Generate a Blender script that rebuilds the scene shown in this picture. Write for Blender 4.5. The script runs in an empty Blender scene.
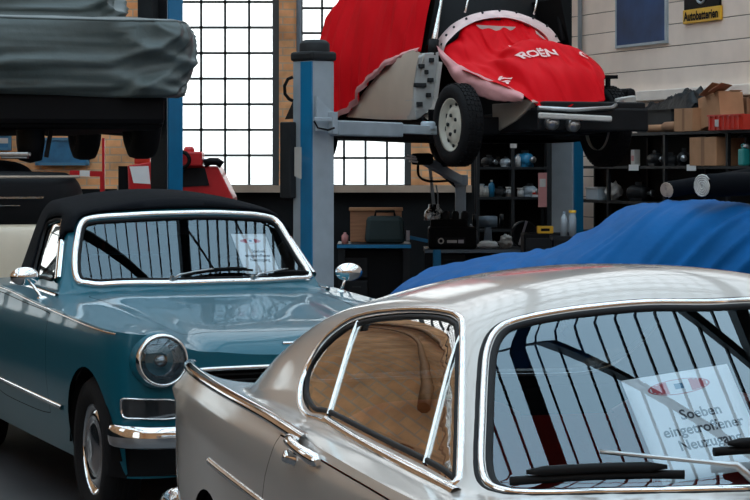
import bpy, math, random
import numpy as np
from mathutils import Vector, Matrix, noise
from mathutils.geometry import delaunay_2d_cdt
random.seed(7)
scene = bpy.context.scene
COL = scene.collection
PI = math.pi
# ------------------------------------------------------------------ camera
FOC, HOR, CAMH = 2214.0, 166.0, 1.54          # focal length in pixels, horizon row, eye height
cam = bpy.data.cameras.new('camera'); cam.sensor_width = 36; cam.lens = 36 * FOC / 750
cam.shift_y = -(250 - HOR) / 750; cam.clip_end = 200
co = bpy.data.objects.new('camera', cam); COL.objects.link(co)
co.location = (0, 0, CAMH); co.rotation_euler = (PI / 2, 0, 0); scene.camera = co
vs_ = scene.view_settings
vs_.view_transform = 'Standard'; vs_.look = 'None'; vs_.gamma = 1; vs_.use_curve_mapping = False
vs_.exposure = 0.08
scene.cycles.max_bounces = 10; scene.cycles.transparent_max_bounces = 24
scene.cycles.sample_clamp_indirect = 6

def X(px, D): return (px - 375) / FOC * D
def Z(py, D): return CAMH - (py - HOR) / FOC * D
def W(px, py, D): return Vector((X(px, D), D, Z(py, D)))

# ------------------------------------------------------------------ materials
def mat(name, col, rough=.5, metal=0., coat=0., bump=0., bscale=20., var=0., vscale=4., spec=.5, sheen=0., stretch=None, coatr=.03, trans=0., aniso=None):
    m = bpy.data.materials.new(name); m.use_nodes = True
    nt = m.node_tree; b = nt.nodes['Principled BSDF']
    c = (*col, 1) if len(col) == 3 else col
    b.inputs['Base Color'].default_value = c
    b.inputs['Roughness'].default_value = rough; b.inputs['Metallic'].default_value = metal
    b.inputs['Coat Weight'].default_value = coat; b.inputs['Coat IOR'].default_value = 1.4; b.inputs['Coat Roughness'].default_value = coatr
    b.inputs['Specular IOR Level'].default_value = spec
    b.inputs['Sheen Weight'].default_value = sheen
    b.inputs['Transmission Weight'].default_value = trans
    if bump or var:
        tc = nt.nodes.new('ShaderNodeTexCoord'); mp = nt.nodes.new('ShaderNodeMapping')
        nt.links.new(tc.outputs['Object'], mp.inputs['Vector'])
        if stretch: mp.inputs['Scale'].default_value = stretch
    if bump:
        n = nt.nodes.new('ShaderNodeTexNoise'); n.inputs['Scale'].default_value = bscale; n.inputs['Detail'].default_value = 4
        bp = nt.nodes.new('ShaderNodeBump'); bp.inputs['Strength'].default_value = bump; bp.inputs['Distance'].default_value = .02
        nt.links.new(mp.outputs[0], n.inputs['Vector']); nt.links.new(n.outputs['Fac'], bp.inputs['Height']); nt.links.new(bp.outputs[0], b.inputs['Normal'])
    if var:
        n = nt.nodes.new('ShaderNodeTexNoise'); n.inputs['Scale'].default_value = vscale; n.inputs['Detail'].default_value = 5
        rp = nt.nodes.new('ShaderNodeMapRange'); rp.inputs['From Min'].default_value = .3; rp.inputs['From Max'].default_value = .7
        rp.inputs['To Min'].default_value = 1 - var; rp.inputs['To Max'].default_value = 1 + var
        mx = nt.nodes.new('ShaderNodeVectorMath'); mx.operation = 'SCALE'; mx.inputs[0].default_value = c[:3]
        nt.links.new(mp.outputs[0], n.inputs['Vector']); nt.links.new(n.outputs['Fac'], rp.inputs['Value'])
        nt.links.new(rp.outputs[0], mx.inputs['Scale']); nt.links.new(mx.outputs[0], b.inputs['Base Color'])
    return m

def glass_mat(name, tint, base=.16, gloss=(.74, .90, 1), rough=0.0):
    m = bpy.data.materials.new(name); m.use_nodes = True
    nt = m.node_tree; nt.nodes.clear()
    out = nt.nodes.new('ShaderNodeOutputMaterial'); mix = nt.nodes.new('ShaderNodeMixShader')
    tr = nt.nodes.new('ShaderNodeBsdfTransparent'); tr.inputs[0].default_value = (*tint, 1)
    gl = nt.nodes.new('ShaderNodeBsdfGlossy'); gl.inputs['Roughness'].default_value = rough; gl.inputs['Color'].default_value = (*gloss, 1)
    fr = nt.nodes.new('ShaderNodeFresnel'); fr.inputs['IOR'].default_value = 1.5
    mr = nt.nodes.new('ShaderNodeMapRange'); mr.inputs['From Min'].default_value = .04; mr.inputs['From Max'].default_value = .6
    mr.inputs['To Min'].default_value = base; mr.inputs['To Max'].default_value = .95
    nt.links.new(fr.outputs[0], mr.inputs[0]); nt.links.new(mr.outputs[0], mix.inputs[0])
    nt.links.new(tr.outputs[0], mix.inputs[1]); nt.links.new(gl.outputs[0], mix.inputs[2]); nt.links.new(mix.outputs[0], out.inputs[0])
    return m

def brick_mat(name, c1, c2, mortar):
    m = bpy.data.materials.new(name); m.use_nodes = True
    nt = m.node_tree; b = nt.nodes['Principled BSDF']; b.inputs['Roughness'].default_value = .85
    tc = nt.nodes.new('ShaderNodeTexCoord'); sx = nt.nodes.new('ShaderNodeSeparateXYZ'); cx = nt.nodes.new('ShaderNodeCombineXYZ')
    ad = nt.nodes.new('ShaderNodeMath'); ad.operation = 'ADD'
    nt.links.new(tc.outputs['Object'], sx.inputs[0]); nt.links.new(sx.outputs[0], ad.inputs[0]); nt.links.new(sx.outputs[1], ad.inputs[1])
    nt.links.new(ad.outputs[0], cx.inputs[0]); nt.links.new(sx.outputs[2], cx.inputs[1])
    br = nt.nodes.new('ShaderNodeTexBrick'); nt.links.new(cx.outputs[0], br.inputs['Vector'])
    br.inputs['Color1'].default_value = (*c1, 1); br.inputs['Color2'].default_value = (*c2, 1); br.inputs['Mortar'].default_value = (*mortar, 1)
    br.inputs['Scale'].default_value = 1; br.inputs['Brick Width'].default_value = .25; br.inputs['Row Height'].default_value = .083
    br.inputs['Mortar Size'].default_value = .008; br.inputs['Bias'].default_value = 0
    n = nt.nodes.new('ShaderNodeTexNoise'); n.inputs['Scale'].default_value = 3.5; n.inputs['Detail'].default_value = 6
    nt.links.new(tc.outputs['Object'], n.inputs['Vector'])
    hs = nt.nodes.new('ShaderNodeHueSaturation'); rp = nt.nodes.new('ShaderNodeMapRange')
    rp.inputs['From Min'].default_value = .3; rp.inputs['From Max'].default_value = .7; rp.inputs['To Min'].default_value = .65; rp.inputs['To Max'].default_value = 1.3
    nt.links.new(n.outputs['Fac'], rp.inputs[0]); nt.links.new(rp.outputs[0], hs.inputs['Value']); nt.links.new(br.outputs['Color'], hs.inputs['Color'])
    nt.links.new(hs.outputs[0], b.inputs['Base Color'])
    bp = nt.nodes.new('ShaderNodeBump'); bp.inputs['Strength'].default_value = .5; bp.inputs['Distance'].default_value = .01
    nt.links.new(br.outputs['Fac'], bp.inputs['Height']); bp.invert = True; nt.links.new(bp.outputs[0], b.inputs['Normal'])
    return m

M = {}
def mk(k, *a, **kw): M[k] = mat(k, *a, **kw)
mk('silver_paint', (.42, .38, .345), .36, .35, 1.0, coatr=.085)
mk('teal_paint', (.003, .092, .135), .35, .1, .45, coatr=.02, spec=.25)
mk('chrome', (.82, .82, .82), .06, 1.0)
mk('worn_chrome', (.72, .70, .67), .18, 1.0, bump=.05, bscale=60)
mk('rubber', (.006, .006, .007), .6, spec=.18)
mk('tyre', (.010, .010, .011), .8, spec=.15, bump=.2, bscale=80)
mk('dark_trim', (.008, .007, .007), .8, spec=.1)
mk('soft_top', (.003, .004, .006), .9, bump=.2, bscale=220, spec=.08)
mk('seat_red', (.50, .02, .015), .45, bump=.1, bscale=90)
mk('seat_dark', (.03, .014, .012), .5, bump=.1, bscale=90)
mk('paper', (.86, .86, .87), .7, var=.03, vscale=9)
mk('ink', (.07, .07, .085), .7)
mk('badge_red', (.55, .08, .10), .6)
mk('badge_blue', (.07, .22, .36), .6)
mk('badge_white', (.8, .82, .84), .6)
mk('lamp_dark', (.05, .055, .06), .1, .6, 1.0)
mk('lamp_mirror', (.26, .28, .30), .12, 1.0, bump=.6, bscale=30)
mk('hubcap', (.7, .72, .74), .12, 1.0)
mk('black', (.005, .005, .006), .6, spec=.12)
mk('dark_grey', (.022, .024, .026), .6, var=.2, spec=.2)
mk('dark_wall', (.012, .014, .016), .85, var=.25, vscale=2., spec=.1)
mk('black_steel', (.010, .011, .013), .5, .1, var=.3, spec=.25)
mk('grey_steel', (.36, .42, .47), .5, .1, var=.12, vscale=5.)
mk('grey_steel_dark', (.19, .25, .31), .5, .1, var=.12, vscale=5.)
mk('lift_blue', (.004, .17, .36), .42, 0, .2, var=.12)
mk('red_machine', (.52, .012, .016), .4, 0, .3, var=.08)
mk('red_cloth', (.62, .002, .008), .7, spec=.1, bump=.12, bscale=9)
mk('pink_cloth', (.62, .30, .30), .8, spec=.15, bump=.3, bscale=14, var=.15, vscale=6)
mk('cloth_letter', (.82, .55, .52), .75)
mk('tarp', (.085, .110, .110), .42, 0, .0, spec=.4, bump=.35, bscale=7, var=.12, vscale=3)
mk('blue_cloth', (.001, .085, .27), .65, spec=.12, bump=.2, bscale=10, var=.12, vscale=3)
mk('beige_paint', (.47, .41, .345), .35, 0, .6, var=.06)
mk('primer', (.36, .37, .365), .6, var=.15, vscale=8)
mk('wheel_cream', (.55, .52, .44), .5, var=.12, vscale=8)
mk('cream_paint', (.66, .56, .43), .4, 0, .5, var=.05)
mk('floor', (.035, .034, .037), .42, var=.25, vscale=1.5, bump=.05, bscale=8)
mk('cladding', (.84, .71, .62), .6, var=.08, vscale=2.5)
mk('ledge', (.84, .75, .68), .6, var=.06)
mk('stone', (.42, .33, .26), .8, var=.15)
mk('muntin', (.055, .065, .07), .5, .2)
mk('cardboard', (.46, .235, .12), .8, var=.12, vscale=6)
mk('cardboard_dark', (.30, .15, .08), .8, var=.15, vscale=6)
mk('wood', (.33, .15, .075), .6, var=.25, vscale=4, stretch=(1, 1, 12))
mk('red_plastic', (.55, .03, .015), .4)
mk('bag', (.008, .010, .012), .45, spec=.3, bump=.4, bscale=25)
mk('white', (.75, .75, .74), .5)
mk('off_white', (.55, .53, .5), .6, var=.12)
mk('yellow', (.72, .40, .02), .5, var=.05)
mk('poster_blue', (.012, .05, .15), .5, 0, 0, var=.6, vscale=1.6, spec=.2)
mk('steel', (.45, .46, .47), .3, .9, var=.15)
mk('teal_plastic', (.02, .28, .27), .3)
mk('blue_plastic', (.02, .20, .38), .35)
mk('blue_board', (.02, .16, .32), .35, 0, .4, var=.35, vscale=7)
mk('beam', (.022, .024, .026), .6)
mk('beam_wood', (.32, .15, .06), .6, var=.2, stretch=(4, 4, 1))
mk('roll_pale', (.55, .55, .53), .7)
mk('pink_board', (.55, .23, .22), .6, var=.1)
mk('ceiling', (.30, .29, .28), .9, var=.1)
M['brick'] = brick_mat('brick', (.92, .50, .24), (.80, .39, .17), (.62, .44, .30))
M['glass'] = glass_mat('car_glass', (.84, .88, .90), .085)
M['side_glass'] = glass_mat('side_glass', (.72, .74, .74), .42, (1, .98, .95))
M['lens'] = glass_mat('lens_glass', (.9, .93, .95), .12)
def frosted():
    m = bpy.data.materials.new('window_glass'); m.use_nodes = True
    nt = m.node_tree; nt.nodes.clear()
    out = nt.nodes.new('ShaderNodeOutputMaterial'); mix = nt.nodes.new('ShaderNodeMixShader'); mix.inputs[0].default_value = .45
    tr = nt.nodes.new('ShaderNodeBsdfTransparent'); tr.inputs[0].default_value = (.97, .98, .98, 1)
    tl = nt.nodes.new('ShaderNodeBsdfTranslucent'); tl.inputs[0].default_value = (.85, .88, .88, 1)
    nt.links.new(tr.outputs[0], mix.inputs[1]); nt.links.new(tl.outputs[0], mix.inputs[2]); nt.links.new(mix.outputs[0], out.inputs[0])
    return m
M['pane'] = frosted()

# ------------------------------------------------------------------ mesh builder
class MB:
    def __init__(s): s.v = []; s.f = []; s.m = []; s.sm = []
    def add(s, vs, fs, m=0, smooth=False):
        o = len(s.v); s.v += [tuple(v) for v in vs]
        for f in fs: s.f.append([i + o for i in f]); s.m.append(m); s.sm.append(smooth)
        return s
    def box(s, c, size, rz=0, m=0, R=None, taper=1.0):
        a, b, h = size[0] / 2, size[1] / 2, size[2] / 2
        R = R or Matrix.Rotation(rz, 3, 'Z'); c = Vector(c)
        vs = []
        for z in (-h, h):
            k = taper if z > 0 else 1
            for x, y in ((-a, -b), (a, -b), (a, b), (-a, b)): vs.append(c + R @ Vector((x * k, y * k, z)))
        return s.add(vs, [(3, 2, 1, 0), (4, 5, 6, 7), (0, 1, 5, 4), (1, 2, 6, 5), (2, 3, 7, 6), (3, 0, 4, 7)], m)
    def bar(s, p, q, w, h, m=0, up=(0, 0, 1)):
        p, q = Vector(p), Vector(q); d = (q - p); L = d.length; d.normalize()
        sd = d.cross(Vector(up));
        if sd.length < 1e-4: sd = d.cross(Vector((1, 0, 0)))
        sd.normalize(); u = sd.cross(d).normalized()
        R = Matrix((d, sd, u)).transposed()
        return s.box((p + q) / 2, (L, w, h), m=m, R=R)
    def tube(s, path, r, seg=8, m=0, closed=False, caps=True):
        P = [Vector(p) for p in path]; n = len(P)
        rr = r if isinstance(r, (list, tuple)) else [r] * n
        T = []
        for i in range(n):
            a = P[(i - 1) % n] if (i or closed) else P[0]; b = P[(i + 1) % n] if (i < n - 1 or closed) else P[-1]
            t = (b - a); T.append(t.normalized() if t.length > 1e-9 else Vector((0, 0, 1)))
        ref = Vector((0, 0, 1)) if abs(T[0].z) < .9 else Vector((1, 0, 0))
        nrm = T[0].cross(ref).normalized(); vs = []
        for i in range(n):
            nrm = (nrm - T[i] * nrm.dot(T[i]));
            nrm = nrm.normalized() if nrm.length > 1e-6 else T[i].orthogonal().normalized()
            bi = T[i].cross(nrm)
            for k in range(seg):
                a = 2 * PI * k / seg; vs.append(P[i] + (nrm * math.cos(a) + bi * math.sin(a)) * rr[i])
        fs = []
        for i in range(n if closed else n - 1):
            j = (i + 1) % n
            for k in range(seg): fs.append((i * seg + k, i * seg + (k + 1) % seg, j * seg + (k + 1) % seg, j * seg + k))
        s.add(vs, fs, m, True)
        if caps and not closed:
            o = len(s.v) - len(vs)
            s.f += [[o + k for k in range(seg)][::-1], [o + (n - 1) * seg + k for k in range(seg)]]; s.m += [m, m]; s.sm += [False, False]
        return s
    def lathe(s, prof, c=(0, 0, 0), axis=(0, 0, 1), seg=24, m=0, smooth=True):
        ax = Vector(axis).normalized(); e1 = ax.orthogonal().normalized(); e2 = ax.cross(e1); c = Vector(c)
        vs = []; n = len(prof)
        for r, h in prof:
            for k in range(seg):
                a = 2 * PI * k / seg; vs.append(c + ax * h + (e1 * math.cos(a) + e2 * math.sin(a)) * r)
        fs = []
        for i in range(n - 1):
            for k in range(seg): fs.append((i * seg + k, i * seg + (k + 1) % seg, (i + 1) * seg + (k + 1) % seg, (i + 1) * seg + k))
        return s.add(vs, fs, m, smooth)
    def grid(s, fn, nu, nv, m=0, smooth=True, wrap=False):
        vs = [fn(i / (nu if wrap else nu), j / nv) for i in range(nu + (0 if wrap else 1)) for j in range(nv + 1)]
        fs = []; N = nu if wrap else nu + 1
        for i in range(nu):
            for j in range(nv):
                a = i * (nv + 1) + j; b = ((i + 1) % N) * (nv + 1) + j
                fs.append((a, b, b + 1, a + 1))
        return s.add(vs, fs, m, smooth)
    def prism(s, poly, a, b, m=0, smooth=False):
        """poly: list of 3D points in a plane, extruded by vector a..b"""
        a, b = Vector(a), Vector(b); n = len(poly)
        vs = [Vector(p) + a for p in poly] + [Vector(p) + b for p in poly]
        fs = [list(range(n))[::-1], [n + i for i in range(n)]] + [(i, (i + 1) % n, n + (i + 1) % n, n + i) for i in range(n)]
        return s.add(vs, fs, m, smooth)
    def build(s, name, mats, parent=None, bevel=0, loc=None, rz=0, solid=0, sub=0):
        me = bpy.data.meshes.new(name); me.from_pydata([tuple(v) for v in s.v], [], s.f)
        for k in (mats if isinstance(mats, (list, tuple)) else [mats]): me.materials.append(M[k])
        me.polygons.foreach_set('material_index', s.m); me.polygons.foreach_set('use_smooth', s.sm); me.update()
        o = bpy.data.objects.new(name, me); COL.objects.link(o)
        if parent: o.parent = parent
        if loc is not None: o.location = loc; o.rotation_euler[2] = rz
        if solid: md = o.modifiers.new('solid', 'SOLIDIFY'); md.thickness = solid; md.offset = 0
        if sub: md = o.modifiers.new('sub', 'SUBSURF'); md.levels = sub; md.render_levels = sub
        if bevel:
            md = o.modifiers.new('bevel', 'BEVEL'); md.width = bevel; md.segments = 2; md.limit_method = 'ANGLE'; md.angle_limit = .7
        return o

def thing(name, label, cat, loc=(0, 0, 0), rz=0, group=None):
    o = bpy.data.objects.new(name, None); COL.objects.link(o); o.empty_display_size = .1
    o.location = loc; o.rotation_euler[2] = rz; return tag(o, label, cat, group)
def tag(o, label, cat, group=None, kind=None):
    o['label'] = label; o['category'] = cat
    if group: o['group'] = group
    if kind: o['kind'] = kind
    return o
def struct(name, mb, mats, **kw):
    o = mb.build(name, mats, **kw); o['kind'] = 'structure'; return o
def copy_tree(o, parent=None):
    c = o.copy(); COL.objects.link(c)
    if parent: c.parent = parent
    for ch in list(o.children): copy_tree(ch, c)
    return c

def text_mesh(body, size, align='CENTER', bold=0.0):
    cu = bpy.data.curves.new('lettering', 'FONT'); cu.body = body; cu.size = size; cu.align_x = align; cu.align_y = 'CENTER'
    cu.offset = bold; cu.resolution_u = 3
    o = bpy.data.objects.new('lettering', cu); COL.objects.link(o)
    dg = bpy.context.evaluated_depsgraph_get(); me = bpy.data.meshes.new_from_object(o.evaluated_get(dg))
    vs = [v.co.copy() for v in me.vertices]; fs = [list(p.vertices) for p in me.polygons]
    bpy.data.objects.remove(o); bpy.data.curves.remove(cu); bpy.data.meshes.remove(me)
    return vs, fs

# ------------------------------------------------------------------ curves and skins
def pchip(pts):
    xs = [p[0] for p in pts]; ys = [p[1] for p in pts]; n = len(xs)
    h = [xs[i + 1] - xs[i] for i in range(n - 1)]; dl = [(ys[i + 1] - ys[i]) / h[i] for i in range(n - 1)]
    d = [0.] * n; d[0] = dl[0]; d[-1] = dl[-1]
    for i in range(1, n - 1):
        if dl[i - 1] * dl[i] > 0:
            w1 = 2 * h[i] + h[i - 1]; w2 = h[i] + 2 * h[i - 1]; d[i] = (w1 + w2) / (w1 / dl[i - 1] + w2 / dl[i])
    def f(x):
        if x <= xs[0]: return ys[0] + d[0] * (x - xs[0]) * 0
        if x >= xs[-1]: return ys[-1]
        i = 0
        while x > xs[i + 1]: i += 1
        t = (x - xs[i]) / h[i]
        return (ys[i] * (2 * t**3 - 3 * t**2 + 1) + h[i] * d[i] * (t**3 - 2 * t**2 + t) + ys[i + 1] * (-2 * t**3 + 3 * t**2) + h[i] * d[i + 1] * (t**3 - t**2))
    return f
def catmull(P, n=8, closed=False):
    P = [Vector(p) for p in P]; out = []; N = len(P)
    for i in range(N if closed else N - 1):
        g = lambda k: P[k % N] if closed else P[min(max(k, 0), N - 1)]
        a, b, c, d = g(i - 1), g(i), g(i + 1), g(i + 2)
        for k in range(n):
            t = k / n
            out.append(.5 * ((2 * b) + (c - a) * t + (2 * a - 5 * b + 4 * c - d) * t * t + (3 * b - a - 3 * c + d) * t**3))
    if not closed: out.append(P[-1])
    return out
def smin(a, b, k):
    h = max(k - abs(a - b), 0) / k; return min(a, b) - h * h * k * .25
def smax(a, b, k): return -smin(-a, -b, k)
def sstep(a, b, x):
    t = min(max((x - a) / (b - a), 0), 1); return t * t * (3 - 2 * t)
def densify(poly, step, closed=True):
    out = []; n = len(poly)
    for i in range(n if closed else n - 1):
        a = np.array(poly[i]); b = np.array(poly[(i + 1) % n]); k = max(1, int(np.hypot(*(b - a)) / step + .5))
        for j in range(k): out.append(tuple(a + (b - a) * j / k))
    if not closed: out.append(tuple(poly[-1]))
    return out
def inpoly(P, poly):
    P = np.asarray(P); poly = np.asarray(poly); x, y = P[:, 0], P[:, 1]; r = np.zeros(len(P), bool)
    x1, y1 = poly[:, 0], poly[:, 1]; x2, y2 = np.roll(x1, -1), np.roll(y1, -1)
    for i in range(len(poly)):
        if y1[i] == y2[i]: continue
        c = ((y1[i] > y) != (y2[i] > y)) & (x < (x2[i] - x1[i]) * (y - y1[i]) / (y2[i] - y1[i]) + x1[i]); r ^= c
    return r
def polydist(P, poly, closed=True):
    P = np.asarray(P); poly = np.asarray(poly); A = poly if closed else poly[:-1]; B = np.roll(poly, -1, 0) if closed else poly[1:]
    d = np.full(len(P), 1e9)
    for a, b in zip(A, B):
        ab = b - a; L = ab @ ab
        if L < 1e-14: continue
        t = np.clip(((P - a) @ ab) / L, 0, 1); q = a + t[:, None] * ab
        d = np.minimum(d, np.hypot(*(P - q).T))
    return d
def inset(poly, d):
    """shrink a closed 2-D polygon by d (either winding)"""
    P = np.asarray(poly, float); n = len(P)
    area = .5 * sum(P[i][0] * P[(i + 1) % n][1] - P[(i + 1) % n][0] * P[i][1] for i in range(n)); sg = 1 if area > 0 else -1
    out = []
    for i in range(n):
        a, b, c = P[i - 1], P[i], P[(i + 1) % n]
        e1 = (b - a) / (np.hypot(*(b - a)) + 1e-12); e2 = (c - b) / (np.hypot(*(c - b)) + 1e-12)
        n1 = np.array([-e1[1], e1[0]]) * sg; n2 = np.array([-e2[1], e2[0]]) * sg
        m = n1 + n2; L = m @ m
        m = m / L * 2 if L > .3 else n1
        out.append(tuple(b + m * d))
    return out
def mesh2d(outer, holes, step, pts):
    """triangulate outer minus holes with interior points; returns 2-D verts, tris"""
    V = []; E = []
    for lp in [outer] + holes:
        o = len(V); n = len(lp); V += [Vector(p) for p in lp]; E += [(o + i, o + (i + 1) % n) for i in range(n)]
    Q = np.asarray(pts)
    if len(Q):
        keep = inpoly(Q, outer) & (polydist(Q, outer) > step * .45)
        for h in holes: keep &= ~inpoly(Q, h) & (polydist(Q, h) > step * .45)
        V += [Vector(p) for p in Q[keep]]
    vo, eo, fo, *_ = delaunay_2d_cdt(V, E, [], 0, 1e-7)
    vo = np.array([tuple(v) for v in vo]); fo = [f for f in fo if len(f) == 3]
    C = np.array([vo[list(f)].mean(0) for f in fo])
    ok = inpoly(C, outer)
    for h in holes: ok &= ~inpoly(C, h)
    return vo, [list(f) for f, k in zip(fo, ok) if k]
def gridpts(poly, step, sy=None):
    P = np.asarray(poly); a = P.min(0); b = P.max(0); sy = sy or step
    xs = np.arange(a[0], b[0] + step, step); ys = np.arange(a[1], b[1] + sy, sy)
    return np.array([(x, y) for x in xs for y in ys])
class Skin:
    """a smooth surface patch fn(a,b)->(u,v,z) with exact normals"""
    def __init__(s, fn, flip=False): s.fn = fn; s.flip = flip
    def p(s, a, b): return np.array(s.fn(a, b))
    def n(s, a, b, e=2e-3):
        du = s.p(a + e, b) - s.p(a - e, b); dv = s.p(a, b + e) - s.p(a, b - e)
        c = np.cross(du, dv); c /= (np.linalg.norm(c) + 1e-12); return -c if s.flip else c
class Shell:
    """collects skin pieces in car space (u along car, v across, z up) and makes one mesh with exact normals"""
    def __init__(s, tr, liner=0.0): s.V = []; s.N = []; s.F = []; s.MI = []; s.tr = tr; s.liner = liner
    def piece(s, sk, outer, holes, step, off=0., mirror=True, m=0, lm=1, sy=None, sides=(1, -1)):
        vo, fo = mesh2d(outer, holes, min(step, sy or step), gridpts(outer, step, sy))
        used = sorted({i for f in fo for i in f}); mp = {k: i for i, k in enumerate(used)}
        P = [sk.p(*vo[i]) for i in used]; N = [sk.n(*vo[i]) for i in used]
        for sd in (sides if mirror else (1,)):
            for layer in ((0, 1) if s.liner else (0,)):
                o = len(s.V)
                for p, n in zip(P, N):
                    q = p + n * (off - layer * s.liner); s.V.append(s.tr(q[0], q[1] * sd, q[2])); nn = s.tr(n[0], n[1] * sd, n[2], True)
                    s.N.append(-nn if layer else nn)
                for f in fo:
                    g = [o + mp[i] for i in f]
                    a, b, c = (Vector(s.V[g[0]]), Vector(s.V[g[1]]), Vector(s.V[g[2]]))
                    if (b - a).cross(c - a).dot(s.N[g[0]] + s.N[g[1]] + s.N[g[2]]) < 0: g.reverse()
                    s.F.append(g); s.MI.append(lm if layer else m)
    def build(s, name, mats, parent):
        me = bpy.data.meshes.new(name); me.from_pydata([tuple(v) for v in s.V], [], s.F)
        for k in mats: me.materials.append(M[k])
        me.polygons.foreach_set('material_index', s.MI); me.polygons.foreach_set('use_smooth', [True] * len(s.F))
        me.update(); me.normals_split_custom_set_from_vertices([tuple(n) for n in s.N])
        o = bpy.data.objects.new(name, me); COL.objects.link(o); o.parent = parent; return o
def strip(mb, P, N, w, h, m=0, closed=False):
    """half-round moulding of width w and height h lying on a surface"""
    P = [Vector(p) for p in P]; N = [Vector(n) for n in N]; n = len(P); vs = []; K = 6
    for i in range(n):
        a = P[(i - 1) % n] if (i or closed) else P[0]; b = P[(i + 1) % n] if (i < n - 1 or closed) else P[-1]
        t = (b - a).normalized(); sd = t.cross(N[i]).normalized()
        for k in range(K + 1):
            an = PI * k / K; vs.append(P[i] + sd * (math.cos(an) * w / 2) + N[i] * (math.sin(an) * h - .002))
    fs = []
    for i in range(n if closed else n - 1):
        j = (i + 1) % n
        for k in range(K): fs.append((i * (K + 1) + k, i * (K + 1) + k + 1, j * (K + 1) + k + 1, j * (K + 1) + k))
    mb.add(vs, fs, m, True)

# ================================================================== cars built from skins
class Car:
    def __init__(s, origin, heading, sgn):
        s.o = np.array(origin); s.h = heading; s.s = sgn
        fw = np.array([math.cos(heading), math.sin(heading)]); s.d = fw * sgn; s.n = np.array([fw[1], -fw[0]])
    def tr(s, u, v, z, vec=False): return np.array((s.s * u, -v, z))
    def L(s, u, v, z): return Vector((s.s * u, -v, z))
    def world(s, u, v, z):
        q = s.o + s.d * u + s.n * v; return Vector((q[0], q[1], z))
    def hit(s, px, py, fn, t0=2., t1=25., n=1500):
        """where the sight line through a photo pixel meets the car surface fn(u,v,z)=0"""
        r = np.array([(px - 375) / FOC, 1.]); o = np.array([-s.o @ s.d, -s.o @ s.n, CAMH]); r = np.array([r @ s.d, r @ s.n, (HOR - py) / FOC])
        f = lambda t: fn(*(o + t * r))
        a = t0; fa = f(a)
        for i in range(1, n + 1):
            b = t0 + (t1 - t0) * i / n; fb = f(b)
            if fa * fb <= 0 and abs(fa) < 5 and abs(fb) < 5:
                for _ in range(40):
                    c = (a + b) / 2; fc = f(c)
                    if fa * fc <= 0: b = c
                    else: a = c; fa = fc
                return o + r * (a + b) / 2
            a, fa = b, fb
        return None
    def on(s, px, py, up, t0=2.):
        p = s.hit(px, py, lambda u, v, z: (z - up(u, v)) if abs(v) < .9 else 9, t0)
        if p is None:                    # sight line just grazes past: take its closest point
            r = np.array([(px - 375) / FOC, 1.]); o = np.array([-s.o @ s.d, -s.o @ s.n, CAMH]); r = np.array([r @ s.d, r @ s.n, (HOR - py) / FOC])
            c = [o + r * t for t in np.linspace(t0, 25, 3000)]; c = [q for q in c if abs(q[1]) < .9 and 0 < q[0] < 4.4]
            p = min(c, key=lambda q: abs(q[2] - up(q[0], q[1])))
        return (p[0], p[1])

class Outline:
    """rounded plan outline of a car; s runs round from one end, negative s is the mirrored side"""
    def __init__(s, ctrl, step=.02):
        P = catmull([(a, b, 0) for a, b in ctrl], 14); P = np.array([(p.x, max(p.y, 0)) for p in P])
        d = np.r_[0, np.cumsum(np.hypot(*np.diff(P, axis=0).T))]; s.S = d[-1]
        g = np.linspace(0, s.S, int(s.S / step)); s.g = g
        s.u = np.interp(g, d, P[:, 0]); s.v = np.interp(g, d, P[:, 1])
        tu = np.gradient(s.u, g); tv = np.gradient(s.v, g); k = np.ones(5) / 5
        tu[0] = 0; tv[0] = 1; tu[-1] = 0; tv[-1] = -1
        L = np.hypot(tu, tv); s.nu = -tv / L; s.nv = tu / L
    def at(s, t):
        a = abs(t); sg = -1 if t < 0 else 1
        i = lambda w: float(np.interp(a, s.g, w))
        nu, nv = i(s.nu), i(s.nv); L = math.hypot(nu, nv)
        return i(s.u), i(s.v) * sg, nu / L, nv / L * sg
    def s_of(s, u):
        """arc length where the flank passes u"""
        k = (s.v > .5 * s.v.max()); return float(np.interp(u, s.u[k], s.g[k]))

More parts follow.
